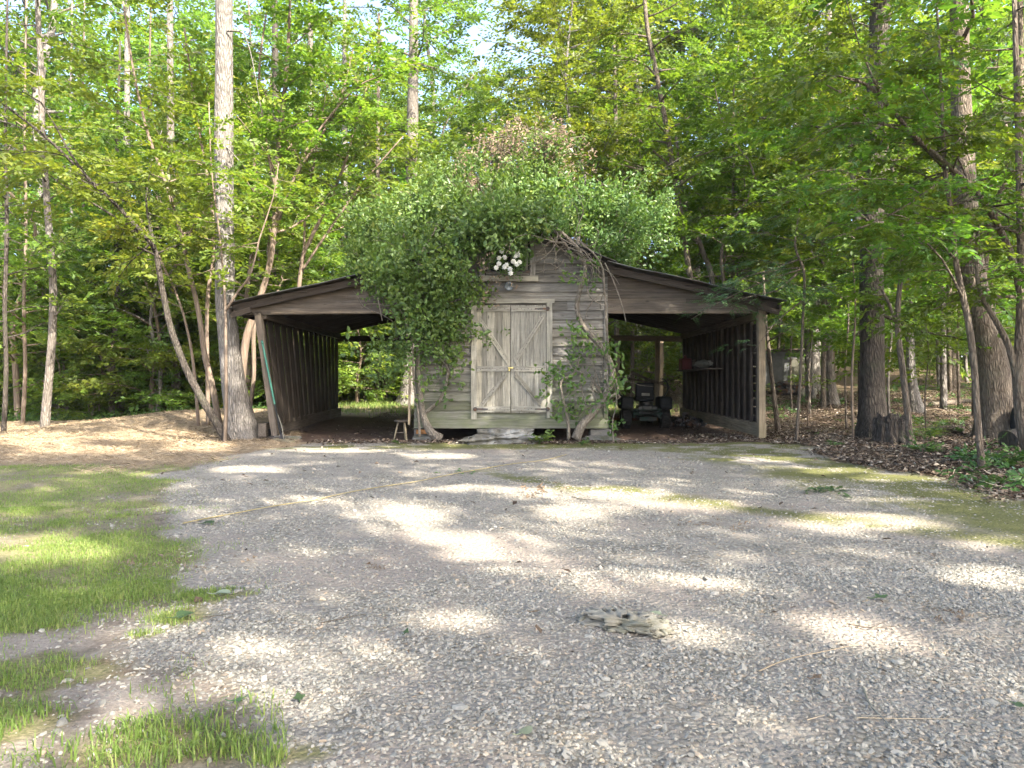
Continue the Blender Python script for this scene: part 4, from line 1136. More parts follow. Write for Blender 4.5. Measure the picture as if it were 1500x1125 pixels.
make_tree('tree', 'forked leaning tree at the right edge with a long bare limb arching over the woods', [([(1525, 745), (1502, 640), (1492, 560), (1493, 500), (1496, 420), (1494, 300), (1490, 150), (1486, 0)], 9.3, [26, 21, 18, 14, 12, 11, 9, 7]), ([(1494, 580), (1482, 522), (1470, 490), (1447, 450), (1435, 425), (1430, 380), (1432, 330)], 9.3, [13, 12, 11, 9, 8, 6, 4]),
          ([(1497, 440), (1480, 370), (1450, 310), (1420, 270), (1380, 235), (1340, 200), (1310, 165), (1270, 125), (1230, 112), (1185, 98)], [9.3, 9.2, 9.0, 8.8, 8.6, 8.4, 8.3, 8.2, 8.1, 8.0], [13, 12, 11, 10, 9, 8, 7, 6, 4, 2.5])], 'bark_brown',
          [(0, G(10, .5, 1, 1.7, 1.5, per_m=8, up=.2, scale=.34)), (1, G(5, .5, 1, 1.0, .8, per_m=8, up=.15, scale=.32)), (2, G(20, .2, 1, 1.5, 1.0, per_m=8, up=.1, scale=.34))],
          [([(1400, 250), (1330, 300), (1270, 330), (1215, 350)], [8.8, 8.4, 8.0, 7.8], 4, 9, .3), ([(1290, 140), (1260, 70), (1240, 0)], [8.2, 8, 7.8], 4, 9, .3), ([(1420, 270), (1380, 180), (1330, 100)], [8.8, 8.6, 8.4], 3, 9, .3), ([(1490, 150), (1430, 120), (1370, 50)], [9.3, 9, 8.8], 3, 9, .3), ([(1494, 330), (1440, 340), (1380, 390)], [9.3, 8.8, 8.4], 3, 9, .28)], seed=58)
make_tree('tree', 'dark straight trunk cut by the right frame edge high up', [([(1510, 640), (1500, 450), (1496, 300), (1495, 100), (1493, -60)], 17, [16, 14, 13, 12, 9])], 'bark_brown', [(0, G(12, .5, 1, 2.2, 1.8, per_m=5))], (), seed=59)
make_tree('sapling', 'leaning stem against the outside of the right lean-to wall', [([(1141, 612), (1133, 575), (1127, 520), (1122, 470), (1118, 400)], 15.6, [10, 8, 7, 6, 4])], 'bark_brown', [(0, G(6, .6, 1, 1, .8, per_m=6, scale=.4))], (), seed=60, cat='sapling')
for i, (x, yb, w, d, top) in enumerate([(1250, 642, 5, 13.2, 380), (1240, 618, 4, 16, 400), (1187, 612, 3.5, 20, 430), (1405, 600, 6, 22, 300), (1357, 640, 3, 14, 470), (1185, 625, 3, 16.5, 540), (1160, 600, 4, 21, 380), (1303, 625, 5, 17, 420), (1392, 570, 7, 30, 260), (1452, 590, 9, 24, 200)]):
    make_tree('sapling', ['pale thin sapling left of the thick dark trunk', 'second thin sapling left of the thick dark trunk', 'thin sapling beside the pale lit trunk', 'sapling behind the litter bank between stump and hollow trunk', 'wispy bare sapling right of the thin forked tree',
              'short crooked sapling in front of the shed', 'thin sapling in front of the shed wall', 'crooked thin tree between thick dark trunk and thin forked tree', 'distant slim trunk in the right woods', 'slim trunk behind the hollow trunk'][i],
              [([(x, yb + 4), (x - 2, yb - (yb - top) * .35), (x + 3, yb - (yb - top) * .7), (x - 1, top)], d, [w, w * .85, w * .7, w * .45])], ['bark_tan', 'bark_brown', 'bark_pale', 'bark_brown', 'bark_brown'][i % 5], [(0, G(9, .5, 1, 1.3, 1.0, per_m=6, scale=.42))] if i != 5 else [(0, G(3, .6, 1, .4, .3, per_m=5, scale=.3))], (), seed=70 + i, cat='sapling')
# feathery bough drooping over the right roof end
make_tree('tree', 'feathery blue-green bough drooping over the right end of the barn roof', [([(1166, 655), (1172, 560), (1176, 470), (1178, 400), (1165, 360), (1172, 300)], 12.9, [6, 5.5, 5, 5, 4, 2])], 'bark_brown', [(0, G(10, .45, 1, 1.1, .9, per_m=8, up=.0, scale=.36))],
          [([(1172, 395), (1130, 408), (1090, 425), (1050, 445), (1012, 468)], [12.9, 12.7, 12.6, 12.6, 12.6], 3, 13, .30), ([(1170, 380), (1130, 395), (1095, 405), (1050, 425)], [12.9, 12.6, 12.5, 12.4], 3, 13, .30), ([(1168, 400), (1140, 425), (1115, 430), (1080, 440)], [12.9, 12.5, 12.4, 12.4], 3, 13, .28),
           ([(1176, 440), (1150, 460), (1130, 480), (1105, 512)], [12.9, 12.6, 12.4, 12.3], 2.5, 9, .26)], 'leaf_cedar', 'feather', seed=81)

# ------------------------------------------------------------------ woods behind: kinds, then copies
def proto_tree(seed, H, r0, n, f0, L0, L1, scale, per_m, kind, lm, bark, up=.25, bend=.5, subs=3, flat=.35):
    rg = rngof(seed); m = 6
    P = np.array([[rg.normal(0, bend * .1) * k, rg.normal(0, bend * .1) * k, H * k / m - (.25 if k == 0 else 0)] for k in range(m + 1)])
    r = [r0 * (1 - .85 * k / m) for k in range(m + 1)]
    tb, sp = grow(P, r, rg, n, f0, 1.0, L0, L1, up=up, subs=subs, per_m=per_m, scale=scale, flat=flat)
    root = empty('tree', (0, 0, 0))
    wood_obj('trunk', [(P, r)] + tb, M[bark], root, 8, 3, .05, seed, .25)
    v, q, t = spray_arrays(*sp, kind, rg)
    crown_obj('crown', [(v, q, t, 0)], [M[lm]], root)
    return root

def dup(root, loc, rz, sc, label, cat, group):
    o = root.copy(); COL.objects.link(o)
    o.location = loc; o.rotation_euler = (0, 0, rz); o.scale = (sc, sc, sc)
    for ch in KIDS[root.name]:
        c = ch.copy(); COL.objects.link(c); c.parent = o
    return tag(o, label, cat, group)

LOW = [proto_tree(200 + i, [7, 8.5, 6.2, 9.5, 7.5, 8.8][i], .06 + .006 * i, [26, 30, 24, 34, 28, 30][i], .10, 2.6, 1.2, .56, 6.4, 'spray', ['leaf_far', 'leaf', 'leaf_light'][i % 3], ['bark_brown', 'bark_grey', 'bark_tan'][i % 3]) for i in range(6)]
HIGH = [proto_tree(220 + i, [8.5, 9.5, 7.8, 10.5][i], .065 + .008 * i, [24, 28, 24, 30][i], .32, 2.7, 1.4, .54, 6.6, 'spray', ['leaf', 'leaf_light', 'leaf_far', 'leaf'][i], ['bark_brown', 'bark_dark', 'bark_grey', 'bark_brown'][i], up=.15, flat=.28) for i in range(4)]
TALL = [proto_tree(240 + i, [21, 24, 19, 26][i], .20 + .03 * i, [36, 40, 36, 42][i], [.36, .42, .33, .45][i], 4.4, 2.2, .95, 3.8, 'far', ['leaf_far', 'leaf_light', 'leaf_far', 'leaf'][i], ['bark_brown', 'bark_grey', 'bark_brown', 'bark_grey'][i], bend=1.1) for i in range(4)]
CANOPY = [proto_tree(280 + i, [13, 15, 12, 14][i], .10, [44, 50, 40, 46][i], [.33, .36, .30, .34][i], 3.3, 1.6, .52, 6.4, 'spray', ['leaf', 'leaf_light', 'leaf_far', 'leaf_light'][i], ['bark_brown', 'bark_grey', 'bark_brown', 'bark_dark'][i], up=.3, bend=.7) for i in range(4)]
BUSH = [proto_tree(260 + i, [1.5, 2.2, 1.1, 1.9][i], .014, [14, 18, 12, 16][i], .08, .75, .5, .34, 8, 'spray', ['leaf', 'leaf_light', 'leaf_far', 'leaf_light'][i], 'bark_brown', up=.5, subs=2) for i in range(4)]
KIDS = {p.name: [c for c in bpy.data.objects if c.parent == p] for p in LOW + HIGH + TALL + CANOPY + BUSH}

def clear(x, y):
    """no random tree here"""
    d = y + CAM_D
    if d < 9: return False
    px = VPX + F * x / d
    if abs(x) < 6.4 and y < 14.5: return False          # barn and grass behind it
    if x < -4 and y < 9.0 + max(0, (-x - 8)) * -.35: return False
    if x > 4 and d < 17: return False
    if 1100 < px < 1190 and d < 33: return False        # view to the shed
    return True

def scatter(n, dmin, dmax, pmin, pmax, mind, seed):
    rg = rngof(seed); out = []
    for _ in range(n * 40):
        if len(out) >= n: break
        d = math.sqrt(rg.uniform(dmin ** 2, dmax ** 2)); px = rg.uniform(pmin, pmax)
        x = (px - VPX) * d / F; y = d - CAM_D
        if not clear(x, y): continue
        if any((x - a) ** 2 + (y - b) ** 2 < mind ** 2 for a, b in out): continue
        out.append((x, y))
    return out

used = set()
def place(protos, pts, seed, labelf, cat, group, s0=.8, s1=1.25):
    rg = rngof(seed)
    for i, (x, y) in enumerate(pts):
        p = protos[int(rg.integers(0, len(protos)))]
        px = VPX + F * x / (y + CAM_D)
        reg = 0 if px < 480 else (1 if px < 1060 else 2)
        lb, gp = labelf[reg], group[reg]
        loc = (x, y, hz(x, y)); rz = rg.uniform(0, 6.28); sc = rg.uniform(s0, s1)
        if p.name not in used:
            used.add(p.name); p.location = loc; p.rotation_euler = (0, 0, rz); p.scale = (sc,) * 3; tag(p, lb, cat, gp)
        else:
            dup(p, loc, rz, sc, lb, cat, gp)

LL = ['bushy understorey tree filling the woods beyond the straw slope', 'bushy understorey tree filling the woods behind the barn', 'spreading understorey tree in the open woods on the right']
TL = ['tall forest tree in the woods beyond the straw slope', 'tall forest tree standing far behind the barn', 'tall forest tree in the depth of the right-hand woods']
BL = ['low leafy shrub at the foot of the left woods', 'low leafy shrub at the wood edge behind the barn', 'low leafy shrub on the floor of the right woods']
place(LOW, scatter(22, 22, 34, -120, 480, 1.7, 301) + scatter(15, 34, 55, -150, 480, 2.4, 302) + scatter(18, 31, 48, 480, 1060, 2.0, 303), 310, LL, 'tree', ['understorey trees left', 'understorey trees behind the barn', 'understorey trees right'])
place(LOW, [(-5.2 - 1.05 * i, 11.2 + 1.1 * ((i * 7) % 3) - .12 * i) for i in range(12)] + [(-5.6 + 1.3 * i, 16.8 + 1.0 * ((i * 5) % 3)) for i in range(9)], 332, LL, 'tree', ['understorey trees left', 'understorey trees behind the barn', 'understorey trees right'], .7, 1.0)
place(HIGH, scatter(20, 17, 34, 1060, 1650, 2.1, 304) + scatter(16, 34, 60, 1040, 1650, 2.6, 305) + scatter(8, 26, 36, -100, 480, 2.4, 306), 311, LL, 'tree', ['understorey trees left', 'understorey trees behind the barn', 'understorey trees right'])
place(TALL, scatter(9, 32, 50, -60, 420, 2.6, 319) + scatter(7, 30, 44, 420, 1060, 2.6, 320) + scatter(8, 30, 50, -200, 480, 2.8, 307) + scatter(10, 30, 55, 480, 1060, 2.8, 308) + scatter(13, 26, 58, 1060, 1700, 3, 309), 312, TL, 'tree', ['tall trees left', 'tall trees behind the barn', 'tall trees right'], .85, 1.2)
CL = ['tall slim leafy tree closing the woods above the straw slope', 'tall slim leafy tree rising behind the vine-covered roof', 'tall slim leafy tree arching over the right-hand woods']
place(CANOPY, [(-3.0, 18.6), (1.4, 19.4), (4.0, 20.4), (-.6, 21.5), (-13.0, 15.0), (-8.6, 16.5), (-5.6, 20.0), (2.2, 9.0), (7.8, 11.0), (9.5, 5.5), (11.5, 13.5), (12.5, 5.0), (14.5, 10.0), (5.2, 15.8)], 317, CL, 'tree', ['leafy trees over the straw slope', 'leafy trees behind the roof', 'leafy trees over the right woods'], .85, 1.15)
EL = ['leafy young tree at the sunlit wood edge above the straw slope', 'leafy young tree at the wood edge seen through the lean-tos', 'leafy young tree in the right woods beyond the shed']
rgE = rngof(330)
place([BUSH[1], BUSH[3], LOW[2]], [(-5.6 - .62 * i + rgE.normal(0, .25), 9.6 + rgE.uniform(-.3, 2.2) + (i > 9) * -.8) for i in range(20)] + [(-5.5 + .62 * i, 15.2 + rgE.uniform(-.4, 2.5)) for i in range(18)] + [(7 + 1.3 * i + rgE.normal(0, .3), 24 + rgE.uniform(-2, 5)) for i in range(14)], 331, EL, 'tree', ['young trees on the slope edge', 'young trees behind the barn', 'young trees beyond the shed'], .95, 1.9)
place(BUSH, scatter(44, 21.5, 30, -100, 490, .9, 313) + scatter(26, 27, 36, 480, 1060, 1.0, 314) + scatter(26, 20, 48, 1060, 1600, 1.6, 315), 316, BL, 'shrub', ['shrubs left', 'shrubs behind the barn', 'shrubs right'])
for p in LOW + HIGH + TALL + CANOPY + BUSH:
    if p.name not in used:
        for c in KIDS[p.name]: bpy.data.objects.remove(c)
        bpy.data.objects.remove(p)

# far wood that reads as one mass
def far_wood():
    rg = rngof(400); N = 34000
    th = rg.uniform(R(48), R(132), N); d = rg.uniform(62, 95, N)
    x = np.cos(th) * d; y = np.sin(th) * d - CAM_D
    z = height(x, y) + np.where(rg.random(N) < .5, rg.random(N) * 9, rg.random(N) * 27)
    gap = fbm(th * 22, z * .22, 44, 3)
    k = (gap > .40 + .006 * z) | (z < 9)
    pos = np.stack([x, y, z], 1)[k]; n = len(pos)
    v, q, t = spray_arrays(pos, rg.normal(0, 1, (n, 3)) * [1, 1, .4], np.array([0, 0, 1]) + rg.normal(0, .6, (n, 3)), rg.uniform(1.6, 3.0, n), 'far', rg)
    o = crown_obj('distant_woods', [(v, q, t, 0)], [M['leaf_far']], None)
    tag(o, 'far-off green woods closing the view between the nearer trunks', 'woods', kind='stuff')
far_wood()

# ------------------------------------------------------------------ the tall trees whose crowns shade the drive (behind and right of the camera)
def shade_trees():
    rg = rngof(500); N = 9000
    gx = rg.uniform(-12.5, 11, N); gy = rg.uniform(-14.5, 9, N)
    lim = 3.2 + 2.2 * (fbm(gx * .3, gy * 0, 77, 3) - .5) * 2 + np.clip(gx - 1, 0, 8) * .35
    cov = fbm(gx * .55, gy * .55, 78, 3)
    k = (gy < lim) & (cov > .20)
    k &= ~((gx < -6.5) & (gy > -2.5) & (rg.random(N) < .12))
    gx, gy = gx[k], gy[k]; n = len(gx)
    z = rg.uniform(9.5, 18.5, n) + 2.0 * (vnoise(gx * .8, gy * .8, 79) - .5)
    t = z / SUNV[2]
    pos = np.stack([gx + SUNV[0] * t, gy + SUNV[1] * t, z], 1)
    bases = np.array([(9, -22), (15, -15), (21, -9), (4, -27), (12, -30), (20, -25), (26, -18), (1, -34), (16, -36), (28, -28)])
    near = ((pos[:, None, :2] - bases[None]) ** 2).sum(2).argmin(1)
    for i, (bx, by) in enumerate(bases):
        p = pos[near == i]
        if len(p) < 20: continue
        gz = hz(bx, by); org = np.array([bx, by, gz])
        root = empty('tree', org, 'tall broad-crowned tree standing behind the viewpoint and shading the drive', 'tree', 'trees shading the drive')
        top = p[:, 2].max(); 
        P = np.array([[0, 0, -.3], [.1, 0, 4], [0, .1, 9], [.2, .1, top - gz - 2]])
        tubes = [(P, [.30, .24, .18, .05])]
        for q in p[rg.permutation(len(p))[:26]] - org:
            f = rg.uniform(.5, .9); a, r_, _ = path_point(P, [.3, .24, .18, .05], f)
            tubes.append(([a, (a + q) / 2 + [0, 0, .5], q], [.05, .03, .01]))
        wood_obj('trunk', tubes, M['bark_grey'], root, 10, 3, .05, 600 + i)
        m = len(p)
        v, qd, tn = spray_arrays(p, rg.normal(0, 1, (m, 3)) * [1, 1, .35], np.array([0, 0, 1]) + rg.normal(0, .45, (m, 3)), rg.uniform(.75, 1.15, m), 'spray', rg, keep=sun_keep)
        crown_obj('crown', [(v - org, qd, tn, 0)], [M['leaf']], root)
shade_trees()
# ------------------------------------------------------------------ climbing vines
def vine(label, stems, blobs, dead=(), seed=1, loose=()):
    rg = rngof(seed)
    P0 = at(*stems[0][0][0], stems[0][1] if not isinstance(stems[0][1], list) else stems[0][1][0])
    org = np.array([P0[0], P0[1], hz(P0[0], P0[1])])
    root = empty('climbing_vine', org, label, 'vine')
    for i, (pts, d, w) in enumerate(stems):
        P = px_path(pts, d); ds = np.array(d if isinstance(d, list) else [d] * len(pts))
        wood_obj('stem', [(P - org, list(np.array(w) / 2 * ds / F))], M['vine_wood'], root, 8, 5, .10, seed * 13 + i)
    tw = []
    for (cx, cy, rx, ry, d, n) in loose:      # tangles of bare runners
        for _ in range(n):
            a = rg.uniform(0, 6.28); L = rg.uniform(.5, 1.3)
            p = at(cx + rg.normal(0, rx * .5), cy + rg.normal(0, ry * .5), d + rg.normal(0, .05)); pts = [p]
            dv = np.array([math.cos(a), rg.normal(0, .1), math.sin(a)])
            for k in range(5):
                dv = dv + rg.normal(0, .45, 3) * [1, .25, 1]; dv /= np.linalg.norm(dv); pts.append(pts[-1] + dv * L / 5)
            r0 = rg.uniform(.004, .011); tw.append((np.array(pts) - org, [r0, r0, r0 * .9, r0 * .8, r0 * .6, r0 * .3]))
    parts = []; dparts = []
    for bl, kd, lst in ((blobs, 'rosette', parts), (dead, 'hang', dparts)):
        for (cx, cy, rx, ry, d, rd, n) in bl:
            c = at(cx, cy, d); sx, sz = rx * d / F, ry * d / F
            if kd == 'rosette': n = max(4, int(n * (.55 if cy > 490 and d < 13.6 else 1) * ((.34 if cx < 790 else .26) if d < 13.5 else .72)))
            u = rg.normal(0, 1, (n, 3)); u /= np.linalg.norm(u, axis=1)[:, None]
            rad = rg.uniform(.55, 1.05, n)[:, None] * (1 + .35 * (vnoise(u[:, 0] * 2 + cx, u[:, 2] * 2 + cy, 9) - .5))[:, None]
            pos = c + u * rad * np.array([sx, rd, sz])
            m_ = max(2, n // 16)
            sc_ = c + (lambda q: q / np.linalg.norm(q, axis=1)[:, None] * rg.uniform(.35, 1.05, (m_, 1)))(rg.normal(0, 1, (m_, 3))) * np.array([sx, rd, sz])
            sz_ = rg.uniform(.10, .26, m_)
            wh = rg.integers(0, m_, n)
            q_ = rg.normal(0, 1, (n, 3)) * sz_[wh][:, None] * [1, .8, .75]
            pos = np.where((rg.random(n) < .82)[:, None], sc_[wh] + q_ + np.array([0, -.05, -.06]), pos)
            if d < 13.6: pos[:, 1] = np.minimum(pos[:, 1], np.where(pos[:, 2] < 3.3, -.10, pos[:, 1]))
            if kd == 'rosette':
                dv = u * np.array([1, 1, 1]) + np.array([0, -.45, .35]) + rg.normal(0, .45, (n, 3)); sc = rg.uniform(.14, .34, n)
            else:
                dv = np.array([0, 0, -1.0]) + rg.normal(0, .35, (n, 3)); sc = rg.uniform(.20, .38, n)
            up = np.array([.3, .9, .2]) + rg.normal(0, .4, (n, 3))
            lst.append((*spray_arrays(pos, dv, up, sc, kd, rg, tbase=np.clip(rg.normal(.45, .22, n) + .25 * (vnoise(pos[:, 0] * 2.5, pos[:, 2] * 2.5, 17) - .5), 0, 1)), 0))
            if rd > .5:
                for q in pos[:max(2, n // 14)]:
                    tw.append((np.array([c + (q - c) * .1 + rg.normal(0, .1, 3), c + (q - c) * .6 + rg.normal(0, .06, 3), q]) - org, [.012, .008, .003]))
    for (cx, cy, rx, ry, d, rd, n) in [q for q in blobs if q[5] > .35]:      # long shoots waving out of the mass
        for _ in range(5):
            u = rg.normal(0, 1, 3) * [1, .7, 1]; u /= np.linalg.norm(u); u[1] = -abs(u[1]) * .7
            p = at(cx, cy, d) + u * np.array([rx * d / F, rd, ry * d / F]) * .9; pts = [p]; dv = u + [0, 0, .25]; L = rg.uniform(.35, .9)
            for k in range(5):
                dv = dv + rg.normal(0, .22, 3) + [0, -.03, -.16]; dv /= np.linalg.norm(dv); pts.append(pts[-1] + dv * L / 5)
            tw.append((np.array(pts) - org, [.007, .006, .005, .004, .003, .002]))
            pp = np.array([pts[1 + int(k * 4.99 / 7)] + rg.normal(0, .04, 3) for k in range(8)])
            parts.append((*spray_arrays(pp, np.tile(dv, (8, 1)) + rg.normal(0, .6, (8, 3)), np.array([.3, .9, .3]) + rg.normal(0, .4, (8, 3)), rg.uniform(.12, .26, 8), 'rosette', rg, tbase=rg.uniform(.3, .9, 8)), 0))
    if tw: wood_obj('runners', tw, M['vine_wood'], root, 5, 3, 0, seed)
    crown_obj('foliage', [(v - org, q, t, m) for (v, q, t, m) in parts], [M['leaf_vine']], root)
    if dparts: crown_obj('dead_foliage', [(v - org, q, t, m) for (v, q, t, m) in dparts], [M['leaf_dead']], root)
    return root

vine('dense green vine rooted left of the double doors and heaped over the roof',
     [([(645, 643), (632, 634), (622, 615), (617, 590), (613, 550), (612, 500), (610, 440), (615, 380), (640, 330)], [13.25, 13.2, 13.25, 13.3, 13.3, 13.3, 13.25, 13.2, 13.6], [15, 13, 10, 8, 7, 6, 6, 5, 4]),
      ([(620, 607), (632, 597), (645, 585), (653, 565), (656, 545), (654, 525)], 13.3, [6, 5.5, 5, 4.5, 4, 3]),
      ([(615, 640), (612, 600), (606, 560), (604, 500), (600, 440), (595, 400)], 13.15, [4, 3.5, 3, 3, 2.5, 2]),
      ([(608, 500), (590, 460), (575, 440), (565, 410)], 13.0, [3, 2.5, 2, 1.5]), ([(560, 470), (552, 430), (548, 410)], 12.95, [1.6, 1.5, 1.4])],
     [(558, 395, 52, 34, 13.9, .8, 300), (590, 350, 62, 48, 14.6, 1.3, 480), (640, 318, 72, 44, 15.0, 1.5, 560), (705, 292, 80, 40, 15.2, 1.7, 560), (770, 292, 70, 36, 15.0, 1.5, 420),
      (610, 402, 44, 40, 13.15, .42, 330), (645, 372, 42, 36, 13.2, .38, 260), (590, 425, 30, 22, 13.0, .3, 110), (560, 410, 34, 16, 13.0, .3, 110),
      (632, 455, 34, 42, 13.2, .28, 260), (664, 440, 26, 52, 13.3, .18, 190), (612, 505, 32, 42, 13.15, .30, 220), (576, 518, 36, 24, 13.2, .35, 150), (555, 540, 22, 18, 13.4, .3, 50), (684, 478, 18, 30, 13.35, .13, 90),
      (700, 425, 20, 18, 13.35, .12, 50), (690, 358, 22, 26, 13.15, .25, 110), (636, 530, 22, 26, 13.25, .14, 80), (660, 500, 20, 26, 13.32, .12, 70), (655, 560, 14, 16, 13.3, .08, 18), (668, 528, 12, 12, 13.32, .08, 16), (625, 575, 10, 24, 13.25, .1, 22),
      (745, 338, 24, 22, 13.05, .2, 90), (740, 318, 40, 22, 13.1, .3, 150), (700, 330, 26, 18, 13.1, .25, 80),
      (740, 262, 62, 24, 15.4, 1.0, 120), (800, 225, 26, 36, 15.2, .6, 90), (650, 275, 50, 26, 15.6, 1.0, 170), (545, 345, 30, 26, 14.6, .8, 120), (712, 327, 32, 16, 13.05, .3, 300), (768, 324, 30, 12, 13.05, .25, 170), (738, 306, 40, 14, 13.3, .34, 260)],
     dead=[(720, 215, 55, 30, 15.2, 1.0, 130), (780, 195, 60, 26, 15.4, 1.0, 120), (840, 215, 45, 30, 15.3, 1.0, 90), (830, 258, 40, 18, 15.0, .7, 60), (690, 265, 30, 16, 15.0, .7, 50), (716, 355, 8, 14, 13.1, .06, 12), (722, 395, 8, 16, 13.15, .05, 12)],
     seed=5, loose=[(640, 480, 40, 60, 13.2, 14), (725, 330, 30, 22, 13.1, 14), (590, 450, 30, 30, 13.0, 6)])

vine('twisting bare-stemmed vine climbing the right corner of the door wall',
     [([(843, 643), (853, 622), (872, 600), (888, 578), (897, 552), (893, 530), (880, 508), (860, 485), (847, 462), (846, 440), (852, 415), (857, 395), (850, 370), (835, 352), (812, 332), (785, 318)], [13.2] * 10 + [13.15, 13.1, 13.05, 13.0, 13.0, 13.0], [15, 13, 12, 11, 10, 9.5, 9, 8, 8, 7.5, 7, 6, 6, 5, 4, 3]),
      ([(892, 525), (888, 470), (885, 420), (882, 392), (870, 372), (850, 355)], [13.2, 13.1, 13.05, 13.0, 12.95, 12.95], [4, 3.5, 3, 3, 2.5, 2]),
      ([(886, 385), (900, 415), (912, 450), (917, 472)], 12.95, [2, 2, 1.8, 1.2]), ([(833, 643), (832, 620), (826, 590), (822, 560), (842, 545), (850, 520)], 13.2, [6, 5, 4, 3.4, 2.6, 1.6]),
      ([(880, 600), (868, 572), (872, 545), (860, 520)], 13.2, [3, 2.5, 2, 1.5]), ([(890, 585), (905, 570), (898, 545)], 13.15, [3, 3, 2]), ([(900, 655), (897, 620), (903, 590), (900, 560)], 12.95, [2, 1.8, 1.6, 1.2]),
      ([(810, 335), (830, 360), (838, 375), (850, 378)], 13.0, [3.5, 3, 2.5, 2]), ([(800, 330), (792, 352), (800, 372), (790, 382)], 13.1, [2.2, 2, 1.8, 1.2]),
      ([(855, 480), (862, 450), (880, 430)], 13.2, [2, 1.6, 1])],
     [(820, 302, 64, 26, 15.0, 1.2, 340), (885, 310, 52, 26, 15.2, 1.2, 230), (935, 335, 40, 32, 15.2, .9, 150), (905, 352, 40, 20, 14.6, .6, 100), (800, 325, 45, 14, 13.2, .3, 110),
      (842, 513, 26, 18, 13.15, .14, 75), (818, 530, 18, 22, 13.2, .1, 50), (868, 500, 22, 12, 13.1, .12, 34), (885, 528, 18, 14, 13.1, .12, 30), (858, 405, 16, 10, 13.05, .1, 18), (842, 388, 14, 8, 13.05, .08, 14), (812, 560, 10, 10, 13.2, .06, 14), (872, 555, 16, 14, 13.1, .1, 20),
      (828, 610, 10, 10, 13.1, .1, 12), (905, 560, 14, 20, 13.0, .15, 26), (898, 610, 12, 30, 12.95, .12, 26), (860, 590, 12, 8, 13.1, .1, 10)],
     seed=6, loose=[(820, 355, 26, 22, 13.02, 26), (868, 400, 20, 30, 13.05, 12), (880, 580, 18, 40, 13.1, 12)])

# ------------------------------------------------------------------ things round the barn
def pbase(px, py, d=None):
    d = d or F * CAM_H / (py - VPY)
    x = (px - VPX) * d / F; y = d - CAM_D
    return np.array([x, y, hz(x, y)])

def flower_wreath():
    c = at(743, 377, 13.12)
    root = empty('flower_wreath', c, 'loose wreath of white blossoms and dark leaves hanging in the loft window', 'wreath')
    rg = rngof(71); n = 120
    a = rg.uniform(0, 6.28, n); r = np.abs(rg.normal(.22, .10, n))
    pos = np.stack([np.cos(a) * r, rg.normal(0, .03, n), np.sin(a) * r - .02], 1)
    dv = np.stack([np.cos(a), np.full(n, -.6), np.sin(a)], 1) + rg.normal(0, .5, (n, 3))
    v, q, t = spray_arrays(pos, dv, np.array([0, 1, .1]) + rg.normal(0, .3, (n, 3)), rg.uniform(.09, .15, n), 'rosette', rg, tbase=rg.random(n) * .3)
    crown_obj('greenery', [(v, q, t, 0)], [M['leaf_vine']], root)
    for (px, py) in [(735, 368), (731, 378), (739, 377), (731, 386), (739, 391), (742, 388), (747, 394), (758, 369), (755, 375), (762, 374), (752, 383), (761, 384), (757, 387), (736, 364), (748, 400), (727, 392)]:
        p = at(px, py, 12.98) - c; b = MB(72)
        for k in range(3):
            for j in range(5 + k):
                th = 2 * math.pi * j / (5 + k) + k; ri = .012 + .011 * k
                q = p + np.array([math.cos(th) * ri, -.022 + .012 * k, math.sin(th) * ri])
                b.rbox(q, (.026, .012, .026), .006, 1, ry=-th, tint=.5)
        b.build('flower', M['petal'], root, True)
    return root
flower_wreath()

def rock(name, label, c, size, seed, mat, sub=4, amp=.28, cat='stone', group=None, layered=0.0, rz=0.0):
    bm = bmesh.new(); bmesh.ops.create_icosphere(bm, subdivisions=sub, radius=1)
    off = Vector((seed * 3.7, seed * 1.3, seed * 9.1))
    for v in bm.verts:
        p = v.co.copy()
        n1 = mnoise.fractal(p * 1.1 + off, 1.0, 2.0, 5)
        k = 1 + amp * n1
        if layered: k *= 1 + layered * math.sin(p.z * 9 + n1 * 4)
        s = max(abs(p.x), abs(p.y), abs(p.z)) ** .45
        v.co = Vector((p.x * size[0], p.y * size[1], p.z * size[2])) * k / s
    b = MB(seed); b.from_bm(bm)
    o = b.build(name, M[mat], None, False)
    o.location = [float(q) for q in c]; o.rotation_euler = (0, 0, rz)
    return tag(o, label, cat, group)
s1 = pbase(735, 647, 12.9)
rock('step_stone', 'long flat layered lichen-spotted rock lying as a step below the doors', s1 + [0, .02, .08], (.60, .30, .17), 3, 'rock', 5, .42, 'rock', layered=.10)
rock('rock', 'flat grey slab jutting left from under the step rock', pbase(703, 640, 12.95) + [-.03, .1, .05], (.30, .22, .06), 4, 'rock', 4, .2, 'rock')
rock('rock', 'pale flat stone at the foot of the left lean-to post', pbase(428, 634, 13.6) + [0, 0, .02], (.16, .12, .05), 5, 'stone', 4, .2, 'rock')
rock('rock', 'low pile of flat stones under the right corner of the door wall', pbase(880, 637, 13.3) + [0, .1, .05], (.34, .18, .07), 6, 'stone', 4, .3, 'rock', layered=.1)
rock('rock', 'brownish wedge-shaped stone by the green-handled tool', pbase(412, 637, 13.5) + [0, 0, .03], (.13, .10, .06), 8, 'stone', 4, .3, 'rock')

